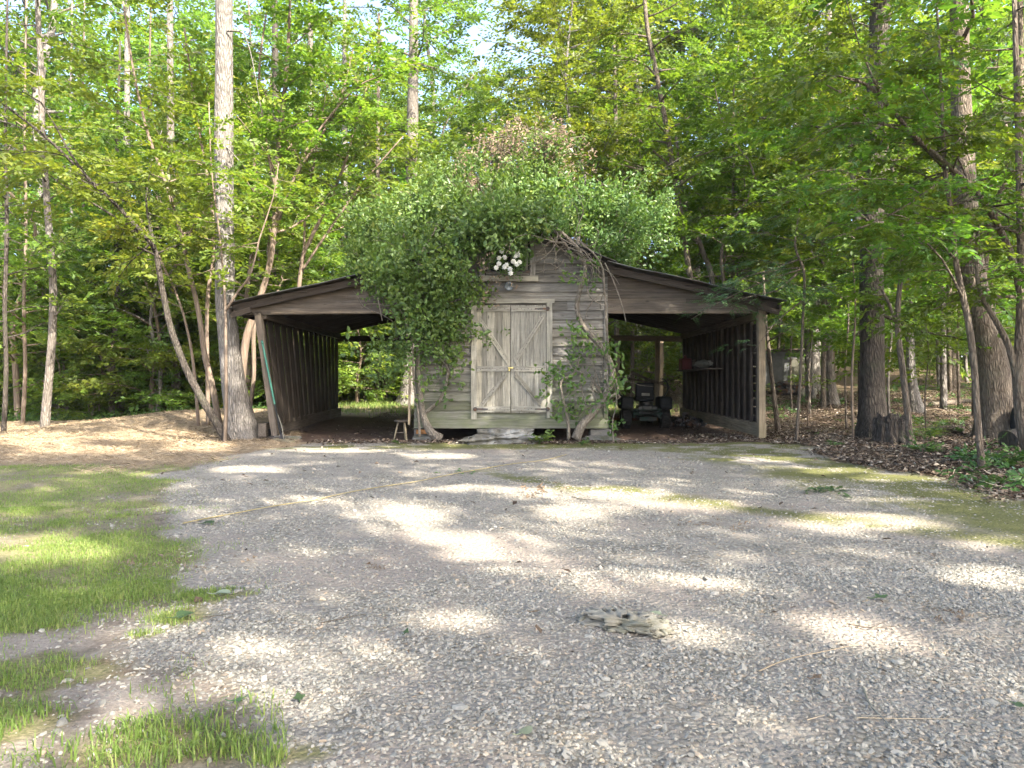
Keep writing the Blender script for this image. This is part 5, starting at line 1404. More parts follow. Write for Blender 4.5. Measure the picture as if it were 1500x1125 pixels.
def plant(label, c, n, h, seed, mat='herb', kind='hexspray', cat='plant', sc=.2, group=None, spread=.6):
    rg = rngof(seed); root = empty('plant', c, label, cat, group)
    tubes, P, D = [], [], []
    for i in range(n):
        a = rg.uniform(0, 6.28); l = h * rg.uniform(.5, 1.1); e = np.array([math.cos(a) * spread, math.sin(a) * spread, 1]); e /= np.linalg.norm(e)
        tubes.append((np.array([[0, 0, -.02], e * l * .6, e * l + [e[0] * .05, e[1] * .05, -.02]]), [.005, .004, .002]))
        for f in (.6, .8, 1.0):
            P.append(e * l * f); D.append(np.array([math.cos(a + rg.normal(0, .8)), math.sin(a + rg.normal(0, .8)), .2]))
    wood_obj('stem', tubes, M['herb'], root, 5, 2, 0, seed)
    m = len(P)
    v, q, t = spray_arrays(np.array(P), np.array(D), np.array([0, 0, 1]) + rg.normal(0, .3, (m, 3)), rg.uniform(.7, 1.2, m) * sc, kind, rg)
    crown_obj('leaves', [(v, q, t, 0)], [M[mat]], root)
    return root
plant('leafy dark green weed growing at the right end of the step rock', pbase(790, 650, 12.75), 9, .26, 81, 'leaf_vine', sc=.22)
plant('small bluish weed between the step rock and the twisted vine stem', pbase(852, 652, 12.6), 5, .12, 82, 'leaf_vine', sc=.12)
plant('bright yellow-green fern right of the thin forked tree', pbase(1357, 655, 12.4), 10, .42, 83, 'leaf_light', 'feather', sc=.30)
plant('low weed in front of the forked tree roots', pbase(1352, 672, 10.6), 7, .2, 84, 'herb', sc=.2)
plant('trailing weed at the foot of the slim olive trunk', pbase(1415, 690, 9.2), 8, .18, 85, 'herb', sc=.2)
plant('broad-leaved weed in the litter near the right frame edge', pbase(1475, 700, 8.8), 8, .2, 86, 'herb', sc=.22)
plant('small weed by the legs of the stool', pbase(585, 652, 12.6), 4, .08, 87, 'herb', sc=.1)
plant('pale-leaved weed on the litter bank left of the stump', pbase(1222, 668, 11.9), 5, .1, 88, 'herb', sc=.12)

def stool():
    c = pbase(589, 643, 13.55); root = empty('stool', c, 'small round wooden stool standing at the mouth of the left lean-to', 'stool')
    H = .40
    b = MB(91); b.lathe((0, 0, H - .035), (0, 0, 1), [(0, 0), (.13, 0), (.145, .01), (.145, .032), (.135, .04), (0, .04)], 20); b.build('seat', M['wood_brown'], root)
    pts = []
    for k in range(3):
        a = 2 * math.pi * k / 3 + 3.4
        p0 = np.array([math.cos(a) * .075, math.sin(a) * .075, H - .035]); p1 = np.array([math.cos(a) * .16, math.sin(a) * .16, 0])
        b = MB(92 + k); b.tube([p0, (p0 + p1) / 2, p1], [.017, .017, .013], 8, 2); b.build('leg', M['wood_new'], root, True); pts.append(p0 * .45 + p1 * .55)
    for k in range(3):
        b = MB(96); b.tube([pts[k], pts[(k + 1) % 3]], [.008, .008], 6, 1); b.build('stretcher', M['wood_brown'], root, True)
stool()

def plank_thing(label, p0, p1, w, t, mat, seed, up=(1, 0, 0), name='plank', cat='plank'):
    b = MB(seed); b.board(p0, p1, w, t, up, 6, .004); o = b.build(name, M[mat]); return tag(o, label, cat)
plank_thing('narrow upright weathered stick hanging beside the left wall corner of the closed room', at(599, 622, 13.0), at(601, 520, 13.05), .042, .03, 'wood_new', 101)
plank_thing('broken mossy plank lying on the dirt below the green-handled tool', pbase(402, 640, 13.3) + [0, 0, .03], pbase(428, 646, 12.9) + [0, 0, .03], .10, .03, 'wood_new', 102, (0, 1, .1))
plank_thing('grey plank lying against the roots of the tall grey trunk', pbase(382, 636, 13.7) + [0, 0, .04], pbase(410, 640, 13.4) + [0, 0, .05], .10, .04, 'wood_brown', 103, (0, 1, .1))

def long_tool():
    p0 = at(384, 500, 13.42); p1 = pbase(413, 637, 13.28) + [0, 0, .02]
    root = empty('long_handled_tool', p1, 'long tool with bright green upper handle and black lower shaft leaning on the left post', 'tool')
    m_ = p0 * .36 + p1 * .64
    b = MB(111); b.tube([p0 - p1, m_ - p1], [.019, .019], 10, 1); b.lathe(p0 - p1, p0 - p1, [(0, .012), (.021, .012), (.021, -.06), (.0, -.06)], 10); b.build('handle', M['green_paint'], root, True)
    b = MB(112); b.tube([m_ - p1, (m_ - p1) * .25, [0, 0, .05]], [.017, .020, .020], 10, 1); b.build('shaft', M['black'], root, True)
    b = MB(113); b.rbox((0, 0, .045), (.10, .03, .07), .008, 1, ry=.2); b.lathe((0, 0, .085), (0.1, 0, 1), [(.0, -.04), (.028, -.04), (.022, .04), (0, .04)], 10); b.build('head', M['iron'], root)
    q0 = at(404, 600, 13.35); q1 = pbase(416, 634, 13.2)
    b = MB(114); b.tube([q0, q0 * .5 + q1 * .5 + [.03, 0, .0], q1 + [0, 0, .01]], [.008, .008, .008], 6, 4); o = b.build('rod', M['cloth'], None, True)
    tag(o, 'short pale bent rod leaning beside the black tool shaft', 'rod')
long_tool()
b = MB(115); c = pbase(391, 632, 13.65); b.lathe(c, (0, 0, 1), [(0, .0), (.07, 0), (.085, .2), (.08, .21), (.07, .2), (.06, .02), (0, .02)], 18); tag(b.build('bucket', M['black'], None, True), 'small black pot tucked behind the left post foot', 'pot')

def mower():
    c = pbase(945, 625, 16.8); root = empty('riding_mower', c, 'dark green and black zero-turn riding mower parked facing away in the right lean-to', 'mower')
    W = .46
    for s in (-1, 1):
        b = MB(121); R_ = .235; w = .23
        prof = [(.11, -w / 2 + .02), (.17, -w / 2), (R_ - .03, -w / 2 + .005), (R_ - .004, -w / 2 + .04), (R_, -w / 4), (R_, w / 4), (R_ - .004, w / 2 - .04), (R_ - .03, w / 2 - .005), (.17, w / 2), (.11, w / 2 - .02)]
        b.lathe((s * W, 0, R_), (1, 0, 0), prof, 36)
        for k in range(22):
            th = 2 * math.pi * k / 22
            for q in (-1, 1):
                b.rbox((s * W + q * .05, math.cos(th + q * .07) * (R_ + .004), R_ + math.sin(th + q * .07) * (R_ + .004)), (.085, .030, .014), .004, 1, rx=th + math.pi / 2)
        wh = b.build('wheel', M['rubber'], root, False)
        b = MB(122); b.lathe((s * W, 0, R_), (1, 0, 0), [(0, -.08), (.11, -.085), (.118, -.07), (.118, .07), (.11, .085), (.05, .06), (0, .06)], 24); b.build('rim', M['engine'], wh, True)
        b = MB(123); b.rbox((s * W * .99, .06, .60), (.30, .62, .30), .07, 3); b.rbox((s * W * .99, -.16, .52), (.29, .22, .14), .05, 2); b.build('fender', M['black'], root)
        b = MB(124)   # control levers curving up and forward
        b.tube([(s * .47, .30, .74), (s * .53, .30, .78), (s * .60, .30, .90), (s * .60, .28, 1.03), (s * .53, .25, 1.14), (s * .44, .22, 1.17)], [.017] * 6, 8, 4)
        b.build('control_lever', M['black'], root, True)
        b = MB(125)   # front caster
        b.lathe((s * .40, 1.42, .13), (1, 0, 0), [(.04, -.06), (.11, -.06), (.13, -.03), (.13, .03), (.11, .06), (.04, .06)], 20)
        b.board((s * .40, 1.42, .28), (s * .40, 1.42, .12), .17, .02, (1, 0, 0)); b.build('caster', M['rubber'], root)
    b = MB(126)
    b.rbox((0, .45, .36), (.62, 1.3, .10), .03); b.rbox((0, 1.0, .40), (.58, .5, .06), .02)
    for s in (-1, 1): b.board((s * .30, -.25, .30), (s * .36, 1.40, .30), .09, .05, (0, 0, 1))
    b.rbox((0, -.30, .36), (.68, .05, .07), .015); b.rbox((0, -.36, .24), (.40, .03, .10), .01)
    b.build('frame', M['mower_green'], root)
    b = MB(127)
    b.rbox((0, -.12, .47), (.44, .36, .16), .03); b.lathe((0, -.10, .54), (0, 0, 1), [(0, .12), (.15, .11), (.17, .08), (.17, 0), (.15, -.02)], 22)
    for s in (-1, 1): b.rbox((s * .16, -.24, .47), (.13, .16, .13), .02, ry=s * .3)
    b.tube([(-.2, -.33, .40), (.0, -.36, .38), (.22, -.33, .42)], [.04, .045, .03], 10, 3)
    b.build('engine', M['engine'], root)
    b = MB(128); b.rbox((0, -.335, .445), (.62, .022, .035), .008); b.rbox((-.24, -.33, .36), (.022, .022, .20), .006); b.rbox((.24, -.33, .36), (.022, .022, .20), .006); b.build('bumper', M['mower_green'], root)
    b = MB(129); b.rbox((0, .28, .70), (.46, .44, .12), .05, 3); b.build('seat', M['black'], root)
    b = MB(130); b.rbox((0, .06, .90), (.44, .10, .36), .045, 3, rx=.12); sb = b.build('seat_back', M['black'], root)
    b = MB(131); b.rbox((.01, -.012, .80), (.19, .012, .065), .005, 1, rx=.12); b.build('slot_daylight_plate', M['cloth'], sb)  # pale plate painting in the daylight seen through the slot under the seat back
    b = MB(132); b.rbox((0, .75, .22), (1.16, .62, .13), .05, 2); b.rbox((-.66, .7, .20), (.22, .34, .05), .02, 1, ry=.2); b.build('mowing_deck', M['rust'], root)
mower()

def scrap():
    rg = random.Random(8); c = pbase(1000, 624, 17.3)
    o = []
    defs = [('tangled dark metal scrap heap between the mower and the right wall', 'scrap_heap', 'scrap', 40, .34, 'iron'), ]
    for (lb, nm, ct, n, rad, mt) in defs:
        b = MB(141)
        for k in range(n):
            a = rg.uniform(0, 6.28); r = rad * math.sqrt(rg.random()) * 1.2; z = .32 * (1 - r / (rad * 1.25)) * rg.random() + .03
            if k % 3 == 0: b.rbox((math.cos(a) * r, math.sin(a) * r, z), (rg.uniform(.06, .2), rg.uniform(.05, .15), rg.uniform(.03, .12)), .012, 1, rg.uniform(-.5, .5), rg.uniform(-.5, .5), rg.uniform(0, 3))
            elif k % 3 == 1: b.tube([(math.cos(a) * r + rg.uniform(-.2, .2), math.sin(a) * r + rg.uniform(-.2, .2), z), (math.cos(a) * r, math.sin(a) * r, z + .08), (math.cos(a) * r + rg.uniform(-.25, .25), math.sin(a) * r + rg.uniform(-.2, .2), z)], [.012] * 3, 6, 3)
            else: b.lathe((math.cos(a) * r, math.sin(a) * r, z), (rg.uniform(-1, 1), rg.uniform(-1, 1), rg.uniform(-1, 1)), [(0, -.03), (.05, -.03), (.06, 0), (.05, .03), (0, .03)], 12)
        ob = b.build(nm, M[mt]); ob.location = c; tag(ob, lb, ct)
    for i, (px, py, d, lb) in enumerate([(1040, 618, 18.0, 'dark crumpled lump near the base of the right inner wall'), (1022, 622, 17.4, 'dark rounded lump right of the scrap heap')]):
        rock('rubble_lump', lb, pbase(px, py, d) + [0, 0, .06], (.18, .15, .12), 21 + i, 'black', 3, .4, 'rubble')
scrap()
# things on the shelf
b = MB(151); p = at(1024, 523, 18.2); b.rbox((4.58, p[1], 1.435 + .15), (.26, .34, .30), .03); b.lathe((4.58, p[1], 1.735), (0, 0, 1), [(.0, .07), (.035, .07), (.04, .0)], 12)
b.tube([(4.58, p[1] - .1, 1.72), (4.58, p[1] - .05, 1.80), (4.58, p[1] + .08, 1.80), (4.58, p[1] + .12, 1.72)], [.014] * 4, 8, 3); tag(b.build('fuel_can', M['red']), 'dull red fuel can on the shelf of the right inner wall', 'can')
def bundle():
    bm = bmesh.new(); bmesh.ops.create_icosphere(bm, subdivisions=4, radius=1)
    for v in bm.verts:
        q = v.co; n1 = mnoise.fractal(q * 2.2, 1, 2, 4); k = 1 + .25 * n1 + .06 * math.sin(q.y * 14 + n1 * 3)
        v.co = Vector((q.x * .15, q.y * .42, q.z * .09)) * k
    b = MB(152); b.from_bm(bm); o = b.build('cloth_bundle', M['cloth'], None, True); o.location = (4.60, 3.1, 1.55); o.rotation_euler = (0, 0, .05)
    tag(o, 'crumpled pale cloth bundle lying on the shelf beside the red can', 'cloth')
bundle()
b = MB(153); p0 = np.array([2.3, .8, 2.86]); b.tube([p0, p0 + [.0, 0, -.18]], [.004, .004], 5, 1)
b.lathe(p0 + [0, 0, -.24], (0, 0, 1), [(0, -.06), (.03, -.05), (.042, 0), (.03, .045), (.018, .07), (0, .07)], 14); tag(b.build('hanging_bulb', M['cloth'], None, True), 'pale bulb hanging from the rafters of the right lean-to', 'bulb')

# fallen branches behind the right lean-to
for i, (pts, d, w, lb) in enumerate([([(925, 545), (950, 556), (975, 565), (990, 578)], 19.4, 4, 'bare fallen branch slanting behind the mower seat'), ([(912, 552), (935, 557), (960, 561), (985, 556)], 19.6, 3.5, 'second fallen branch crossing behind the mower seat')]):
    b = MB(160 + i); P = px_path(pts, d); b.tube(P, [w / 2 * d / F * q for q in (1, .9, .8, .5)], 7, 3, .1, i); 
    for k in range(3): b.tube([P[k + 1], P[k + 1] + [.15, .05, .22 - .1 * k], P[k + 1] + [.3, .1, .30]], [.012, .009, .004], 5, 2)
    tag(b.build('branch', M['bark_brown'], None, True), lb, 'branch')

def shed():
    c = pbase(1150, 583, 33); root = empty('shed', c, 'low grey board shed with a dark sloping roof among the right-hand trees', 'shed', rz=-.25)
    b = MB(171); W, D, H = 2.0, 1.8, 1.35
    for i in range(10):
        x = -W / 2 + W * (i + .5) / 10; b.board((x, -D / 2, 0), (x, -D / 2, H + .25), W / 10 - .004, .03, (1, 0, 0), 2, .004, tint=.5)
    for i in range(9):
        y = -D / 2 + D * (i + .5) / 9
        for s in (-1, 1): b.board((s * W / 2, y, 0), (s * W / 2, y, H + .25 - .4 * i / 9), D / 9 - .004, .03, (0, 1, 0), 2, .004, tint=.5)
    b.build('wall', M['grey_wall'], root)
    b = MB(172); b.board((0, -D / 2 - .25, H + .36), (0, D / 2 + .2, H - .08), W + .5, .05, (1, 0, 0), 1); b.build('roof', M['iron'], root)
    b = MB(173); b.board((.45, -D / 2 - .03, .05), (.45, -D / 2 - .03, H - .05), .7, .025, (1, 0, 0), 2, .003); b.build('door', M['wood'], root)
shed()
rock('brush_pile', 'dark tangled heap in front of the shed', pbase(1160, 590, 29) + [0, 0, .2], (.75, .5, .38), 31, 'iron', 4, .5, 'heap')
rock('log', 'pale sawn log end lying right of the dark heap', pbase(1183, 590, 28) + [0, 0, .14], (.34, .2, .18), 32, 'fungus', 4, .2, 'log')

def stump():
    c = pbase(1304, 662, 12.3); root = empty('tree_stump', c, 'rotten dark stump with torn pale roots at the foot of the thick dark trunk', 'stump')
    rg = rngof(181); n = 40; m = 9; V = []; H = .52
    for i in range(m):
        f = i / (m - 1)
        for k in range(n):
            a = 2 * math.pi * k / n
            r = .27 * (1 + .30 * math.exp(-f * 6) * abs(math.sin(a * 2.5 + 1))) * (1 + .05 * math.sin(a * 9 + f) + .04 * math.sin(a * 17) + .03 * rg.normal())
            V.append((math.cos(a) * r, math.sin(a) * r, -.06 + (H + .05 * math.sin(a * 2) + .04 * rg.normal() * (i == m - 1)) * f))
    Q = [[i * n + k, i * n + (k + 1) % n, (i + 1) * n + (k + 1) % n, (i + 1) * n + k] for i in range(m - 1) for k in range(n)]
    V.append((0, 0, H - .16)); T = [[(m - 1) * n + k, (m - 1) * n + (k + 1) % n, m * n] for k in range(n)]
    b = MB(182); b.add(V, Q, T); b.build('bark', M['bark_dark'], root)
    for i in range(6):
        a = -1.9 + i * .55; b = MB(183 + i)
        b.tube([(math.cos(a) * .22, math.sin(a) * .22, .16), (math.cos(a) * .34, math.sin(a) * .34, .05), (math.cos(a + .2) * .52, math.sin(a + .2) * .52, -.03)], [.05, .04, .015], 7, 3, .2, i)
        b.build('root', M['fungus' if i in (3, 4) else 'bark_brown'], root, True)
stump()

def log(label, p0, p1, r, mat, seed, name='log'):
    p0 = np.array(p0); p1 = np.array(p1); b = MB(seed); mid_ = (p0 + p1) / 2 + [0, 0, r * .2]
    b.tube([p0, mid_, p1], [r, r * 1.03, r * .9], 14, 4, .08, seed)
    v, q, g = tube_arrays([p0, mid_, p1], [r, r * 1.03, r * .9], 14, 4, .08, seed); b.add(v, [], tube_arrays.tris, grain=g)
    return tag(b.build(name, M[mat], None, False), label, 'log')
log('short broken grey log on the litter between the forked tree and the hollow trunk', pbase(1378, 636, 14.4) + [0, 0, .09], pbase(1412, 632, 14.1) + [0, 0, .12], .09, 'bark_brown', 191)
log('mossy green log cut by the right frame edge', pbase(1476, 668, 11.2) + [0, 0, .13], pbase(1540, 662, 11.4) + [0, 0, .16], .17, 'bark_dark', 192)
log('thin fallen stem lying across the litter at the right frame edge', pbase(1455, 678, 9.8) + [0, 0, .03], pbase(1530, 690, 9.0) + [0, 0, .05], .03, 'bark_tan', 193, 'fallen_branch')
log('fallen stem on the floor behind the hollow trunk', pbase(1340, 600, 22) + [0, 0, .06], pbase(1430, 590, 25) + [0, 0, .08], .07, 'bark_brown', 194, 'fallen_branch')
# black lump painting in the shade inside the big right trunk's hollow
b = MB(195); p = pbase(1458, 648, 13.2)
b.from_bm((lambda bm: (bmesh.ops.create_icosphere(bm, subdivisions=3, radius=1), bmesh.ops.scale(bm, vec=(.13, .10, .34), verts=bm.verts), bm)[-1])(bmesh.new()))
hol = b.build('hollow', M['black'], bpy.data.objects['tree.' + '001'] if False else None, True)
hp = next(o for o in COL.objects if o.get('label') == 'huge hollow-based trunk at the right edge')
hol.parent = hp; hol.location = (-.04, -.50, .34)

def marker_cross():
    c = pbase(274, 600, 24.5); root = empty('marker_cross', c, 'small white cross standing on the far slope left of the tall grey trunk', 'cross')
    b = MB(201); b.rbox((0, 0, .22), (.11, .05, .52), .012, 1); b.build('upright', M['white'], root)
    b = MB(202); b.rbox((0, -.03, .30), (.34, .045, .10), .012, 1); b.build('crossbar', M['white'], root)
marker_cross()

# yellow hose on the gravel
def hose():
    pts = [(268, 772), (300, 766), (345, 757), (400, 746), (460, 736), (510, 725), (560, 714), (610, 706), (655, 698), (700, 691), (750, 682), (800, 676), (830, 668)]
    P = np.array([pbase(x, y) + [0, 0, .018] for x, y in pts]); b = MB(211); b.tube(P, [.0055] * len(P), 8, 5)
    tag(b.build('hose', M['yellow'], None, True), 'faded yellow hose trailing across the gravel towards the barn', 'hose')
hose()

# ------------------------------------------------------------------ small things dropped on the drive
def leaf_thing(label, px, py, size, rz, mat, seed, lobes=5, curl=.25, deep=.45, tilt=(0, 0)):
    size *= .75; rg = random.Random(seed); n = 60; V = [(0, 0, .006)]; 
    for k in range(n):
        a = 2 * math.pi * k / n
        r = 1 - deep * (.5 + .5 * math.cos(a * lobes + math.pi)) ** .6 + .05 * math.sin(a * 23 + seed)
        r *= .72 + .28 * math.cos(a)
        V.append((math.cos(a) * r * size, math.sin(a) * r * size * .8, .006 + curl * size * (r * r) * (.5 + .5 * math.sin(a * 2 + seed))))
    T = [[0, k + 1, (k + 1) % n + 1] for k in range(n)]
    b = MB(seed); b.add(V, [], T, tint=rg.random()); b.tube([(-.1 * size, 0, .006), (-size * .8, .05 * size, .004), (-size * 1.2, .15 * size, .01)], [.003, .002, .002], 5, 2)
    o = b.build('fallen_leaf', M[mat], None, True); c = pbase(px, py); o.location = (c[0], c[1], c[2] + .014); o.rotation_euler = (tilt[0], tilt[1], rz)
    return tag(o, label, 'leaf')
M['leaf_ground'] = leaf_mat('fresh_fallen_leaf', [(0, (.03, .062, .022)), (1, (.06, .10, .04))], (1, 1, 1), .5, .3, .15, .1)
M['leaf_pale'] = leaf_mat('pale_underside', [(0, (.18, .21, .13)), (1, (.24, .26, .18))], (1, 1, 1), .6, .2, .15, .1)
leaf_thing('pale upturned leaf on the gravel at bottom centre', 767, 1085, .042, .6, 'leaf_pale', 1, 3, .3, .1)
leaf_thing('dark green leaf lying left of its twin on the gravel near the bottom', 348, 1028, .045, .3, 'leaf_ground', 2, 5, .35, .4)
leaf_thing('dark green leaf right of its twin on the gravel near the bottom', 438, 1028, .05, 2.0, 'leaf_ground', 3, 5, .25, .35)
leaf_thing('large folded green leaf lying on the small grass tuft at left', 266, 908, .075, .7, 'leaf_ground', 4, 3, .5, .15, (.25, 0))
leaf_thing('pale green leaf beside the grass edge at left', 322, 876, .07, .2, 'leaf_pale', 5, 3, .4, .1)
leaf_thing('bright green lobed leaf on the right half of the gravel', 1288, 885, .08, .4, 'leaf_ground', 6, 5, .2, .5)
leaf_thing('green lobed leaf at the right frame edge', 1496, 1042, .06, 2.4, 'leaf_ground', 7, 5, .2, .5)
leaf_thing('small green leaf on the gravel left of centre', 594, 935, .035, 1.4, 'leaf_ground', 8, 4, .4, .3)
leaf_thing('brown dead leaf near the middle of the gravel', 785, 899, .045, .2, 'leaf_dead', 9, 5, .5, .4)
leaf_thing('tan dead leaf at the right of the gravel', 1406, 917, .055, 1.2, 'leaf_dead', 10, 5, .4, .4)
leaf_thing('pale green leaf behind the knobbly bleached wood', 963, 905, .055, 2.6, 'leaf_pale', 11, 3, .4, .2)
leaf_thing('green leaf at the left end of the hose', 302, 772, .08, .4, 'leaf_ground', 12, 3, .4, .2)
leaf_thing('orange-brown leaf on the lower gravel right of centre', 1195, 997, .04, .4, 'leaf_dead', 13, 5, .3, .4)

def bleached_wood():
    c = pbase(915, 918); root = empty('bleached_wood', c, 'pale knobbly piece of bleached wood full of holes lying on the gravel', 'wood')
    rg = rngof(221)
    bm = bmesh.new(); bmesh.ops.create_icosphere(bm, subdivisions=5, radius=1)
    kill = []
    for v in bm.verts:
        q = v.co; n1 = mnoise.fractal(q * 2.6 + Vector((4, 2, 1)), 1, 2, 4); v.co = Vector((q.x * .17, q.y * .075, max(q.z, -.2) * .046)) * (1 + .6 * n1)
    for f in bm.faces:
        if mnoise.noise(f.calc_center_median() * 34 + Vector((9, 3, 0))) > .30: kill.append(f)
    bmesh.ops.delete(bm, geom=kill, context='FACES')
    b = MB(222); b.from_bm(bm); o = b.build('wood', M['fungus'], root, True); o.rotation_euler = (0, 0, -.45); o.location = (0, 0, .020)
    md = o.modifiers.new('s', 'SOLIDIFY'); md.thickness = .008; md.offset = -1
    for i in range(9):
        a = rg.uniform(-1, 1); p = np.array([a * .15, -.07 * a + rg.normal(0, .02), .01]); e = rg.normal(0, .05, 3) * [1, 1, .0]
        b = MB(223); b.tube([p, p + e * .6 + [0, 0, .018], p + e], [.012, .012, .007], 7, 3, .15, i); b.build('knob', M['fungus'], root, True)
bleached_wood()

def clump(label, px, py, n, rad, seed, name='dead_leaf_clump', mat='leaf_dead', cat='leaf clump', h=.05, kind='hang', sc=.12):
    rg = rngof(seed); c = pbase(px, py); pos = np.stack([rg.normal(0, rad, n), rg.normal(0, rad * .5, n), rg.uniform(.005, h, n)], 1)
    v, q, t = spray_arrays(pos, rg.normal(0, 1, (n, 3)) * [1, 1, .25], np.array([0, 0, 1]) + rg.normal(0, .6, (n, 3)), rg.uniform(.6, 1.2, n) * sc, kind, rg)
    v[:, 2] = np.maximum(v[:, 2], .004)
    o = crown_obj(name, [(v, q, t, 0)], [M[mat]], None); o.location = c; return tag(o, label, cat)
clump('curled clump of dry brown leaves on the gravel before the barn', 783, 727, 9, .08, 231, h=.10, sc=.16)
clump('scatter of dead leaves and bark on the right gravel', 1062, 773, 12, .16, 232, h=.015, sc=.12)
clump('wilted dark green sprig on the far gravel at right', 1192, 722, 8, .14, 233, 'fallen_sprig', 'leaf_cedar', 'sprig', .05, 'spray', .25)
clump('small dry leaf heap on the gravel left of centre', 543, 832, 5, .03, 234, h=.02, sc=.08)
clump('brown twiggy debris in the thin grass at left', 250, 828, 14, .14, 235, h=.02, sc=.10)
clump('dark rotted leaves on the bare soil at lower left', 235, 970, 14, .09, 236, h=.012, sc=.06)
clump('reddish leaf bits on the right gravel beside the tan leaf', 1385, 905, 8, .08, 237, h=.01, sc=.08)
clump('dead leaf pieces on the far right gravel', 1030, 768, 6, .08, 238, h=.012, sc=.1)
clump('green sprig on the gravel behind the yellow hose', 672, 695, 4, .1, 239, 'fallen_sprig', 'herb', 'sprig', .03, 'spray', .16)

def twig(label, pts, w, mat, seed, forks=()):
    P = np.array([pbase(x, y) + [0, 0, .012] for x, y in pts]); b = MB(seed); w *= .65; b.tube(P, list(np.linspace(w, w * .5, len(P))), 7, 4, .08, seed)
    for (i, x, y) in forks: b.tube([P[i], pbase(x, y) + [0, 0, .012]], [w * .7, w * .3], 6, 1)
    return tag(b.build('twig', M[mat], None, True), label, 'twig')
twig('long pale curved twig on the right gravel', [(1112, 985), (1150, 970), (1200, 960), (1262, 948)], .004, 'straw', 241)
twig('pale forked twig on the gravel at lower right', [(1264, 1010), (1275, 1035), (1290, 1050), (1310, 1072), (1325, 1085)], .006, 'fungus', 242, [(2, 1262, 1050)])
twig('straight straw-coloured stalk crossing the forked twig', [(1255, 1052), (1330, 1055), (1410, 1057)], .0026, 'straw', 243)
twig('short straw-coloured stalk left of the forked twig', [(1182, 1056), (1208, 1048)], .003, 'straw', 244)
twig('thin dark twig on the gravel at centre left', [(470, 918), (500, 912), (535, 905)], .004, 'bark_brown', 245, [(1, 520, 900)])
twig('brown stick on the right gravel before the sun patch', [(1240, 920), (1275, 926), (1310, 924)], .005, 'bark_brown', 246, [(1, 1300, 916)])
twig('thin curved twig on the far gravel right of the leaf clump', [(838, 730), (855, 734), (872, 733)], .006, 'bark_dark', 247)
twig('long thin stick lying under the large folded leaf', [(296, 908), (320, 906), (342, 903)], .004, 'bark_brown', 248)

# ------------------------------------------------------------------ countless small stuff
def scatter_zone(n, dmin, dmax, seed, pmin=-40, pmax=1540, pw=1.0):
    rg = rngof(seed)
    # even density per square metre inside the view wedge
    d = np.sqrt(rg.uniform(dmin ** 2, dmax ** 2, n)); px = rg.uniform(pmin, pmax, n)
    return (px - VPX) * d / F, d - CAM_D, d, rg

def pebbles():
    phi = (1 + 5 ** .5) / 2
    IV = np.array([(-1, phi, 0), (1, phi, 0), (-1, -phi, 0), (1, -phi, 0), (0, -1, phi), (0, 1, phi), (0, -1, -phi), (0, 1, -phi), (phi, 0, -1), (phi, 0, 1), (-phi, 0, -1), (-phi, 0, 1)]) / 1.9
    IT = np.array([(0, 11, 5), (0, 5, 1), (0, 1, 7), (0, 7, 10), (0, 10, 11), (1, 5, 9), (5, 11, 4), (11, 10, 2), (10, 7, 6), (7, 1, 8), (3, 9, 4), (3, 4, 2), (3, 2, 6), (3, 6, 8), (3, 8, 9), (4, 9, 5), (2, 4, 11), (6, 2, 10), (8, 6, 7), (9, 8, 1)])
    xs, ys, ss = [], [], []
    rg = rngof(801)
    for (n, d0, d1, s0, s1) in ((60000, 1.7, 4.2, .0035, .0105), (50000, 4.0, 8.0, .005, .011), (16000, 7.8, 12.6, .007, .012)):
        x, y, d, _ = scatter_zone(n, d0, d1, int(n + d0 * 10), -30, 1530)
        z = zones(x, y)
        pr = z['drive'] * (1 - .72 * z['bare']) * (1 - .8 * z['moss']) * (1 - z['grass']) + .22 * z['left'] * (1 - z['straw']) * (1 - z['grass'])
        pr = pr * (.35 + .9 * sstep(.34, .6, fbm(x * 2.3, y * 2.3, 88, 3)))
        k = rg.random(n) < pr
        xs.append(x[k]); ys.append(y[k]); ss.append(s0 + (s1 - s0) * rg.random(k.sum()) ** 2.0)
    x = np.concatenate(xs); y = np.concatenate(ys); s = np.concatenate(ss); n = len(x)
    s = s * np.where(rg.random(n) < .012, rg.uniform(1.6, 2.4, n), 1)
    V = IV[None] * (1 + rg.normal(0, .22, (n, 12, 1))) * np.stack([rg.uniform(.8, 1.5, n), rg.uniform(.7, 1.1, n), rg.uniform(.35, .75, n)], 1)[:, None, :]
    a = rg.uniform(0, 6.28, n); ca, sa = np.cos(a)[:, None], np.sin(a)[:, None]
    tx = rg.normal(0, .3, n)[:, None]
    X_, Y_, Z_ = V[:, :, 0], V[:, :, 1], V[:, :, 2]
    Z2 = Z_ + X_ * tx
    P = np.stack([X_ * ca - Y_ * sa, X_ * sa + Y_ * ca, Z2], 2) * s[:, None, None]
    P += np.stack([x, y, height(x, y) + .012 * (fbm(x * 3, y * 3, 71, 3) - .5) * 2 + s * rg.uniform(-.22, .16, n) + .001], 1)[:, None, :]
    T = (IT[None] + (np.arange(n) * 12)[:, None, None]).reshape(-1, 3)
    me = mesh_from('gravel_stones', P.reshape(-1, 3), [T], M['stonebits'], {'tint': np.repeat(rg.random(n), 12)})
    tag(link('gravel_stones', me), 'loose grey crushed stones spread over the drive', 'gravel', kind='stuff')
pebbles()

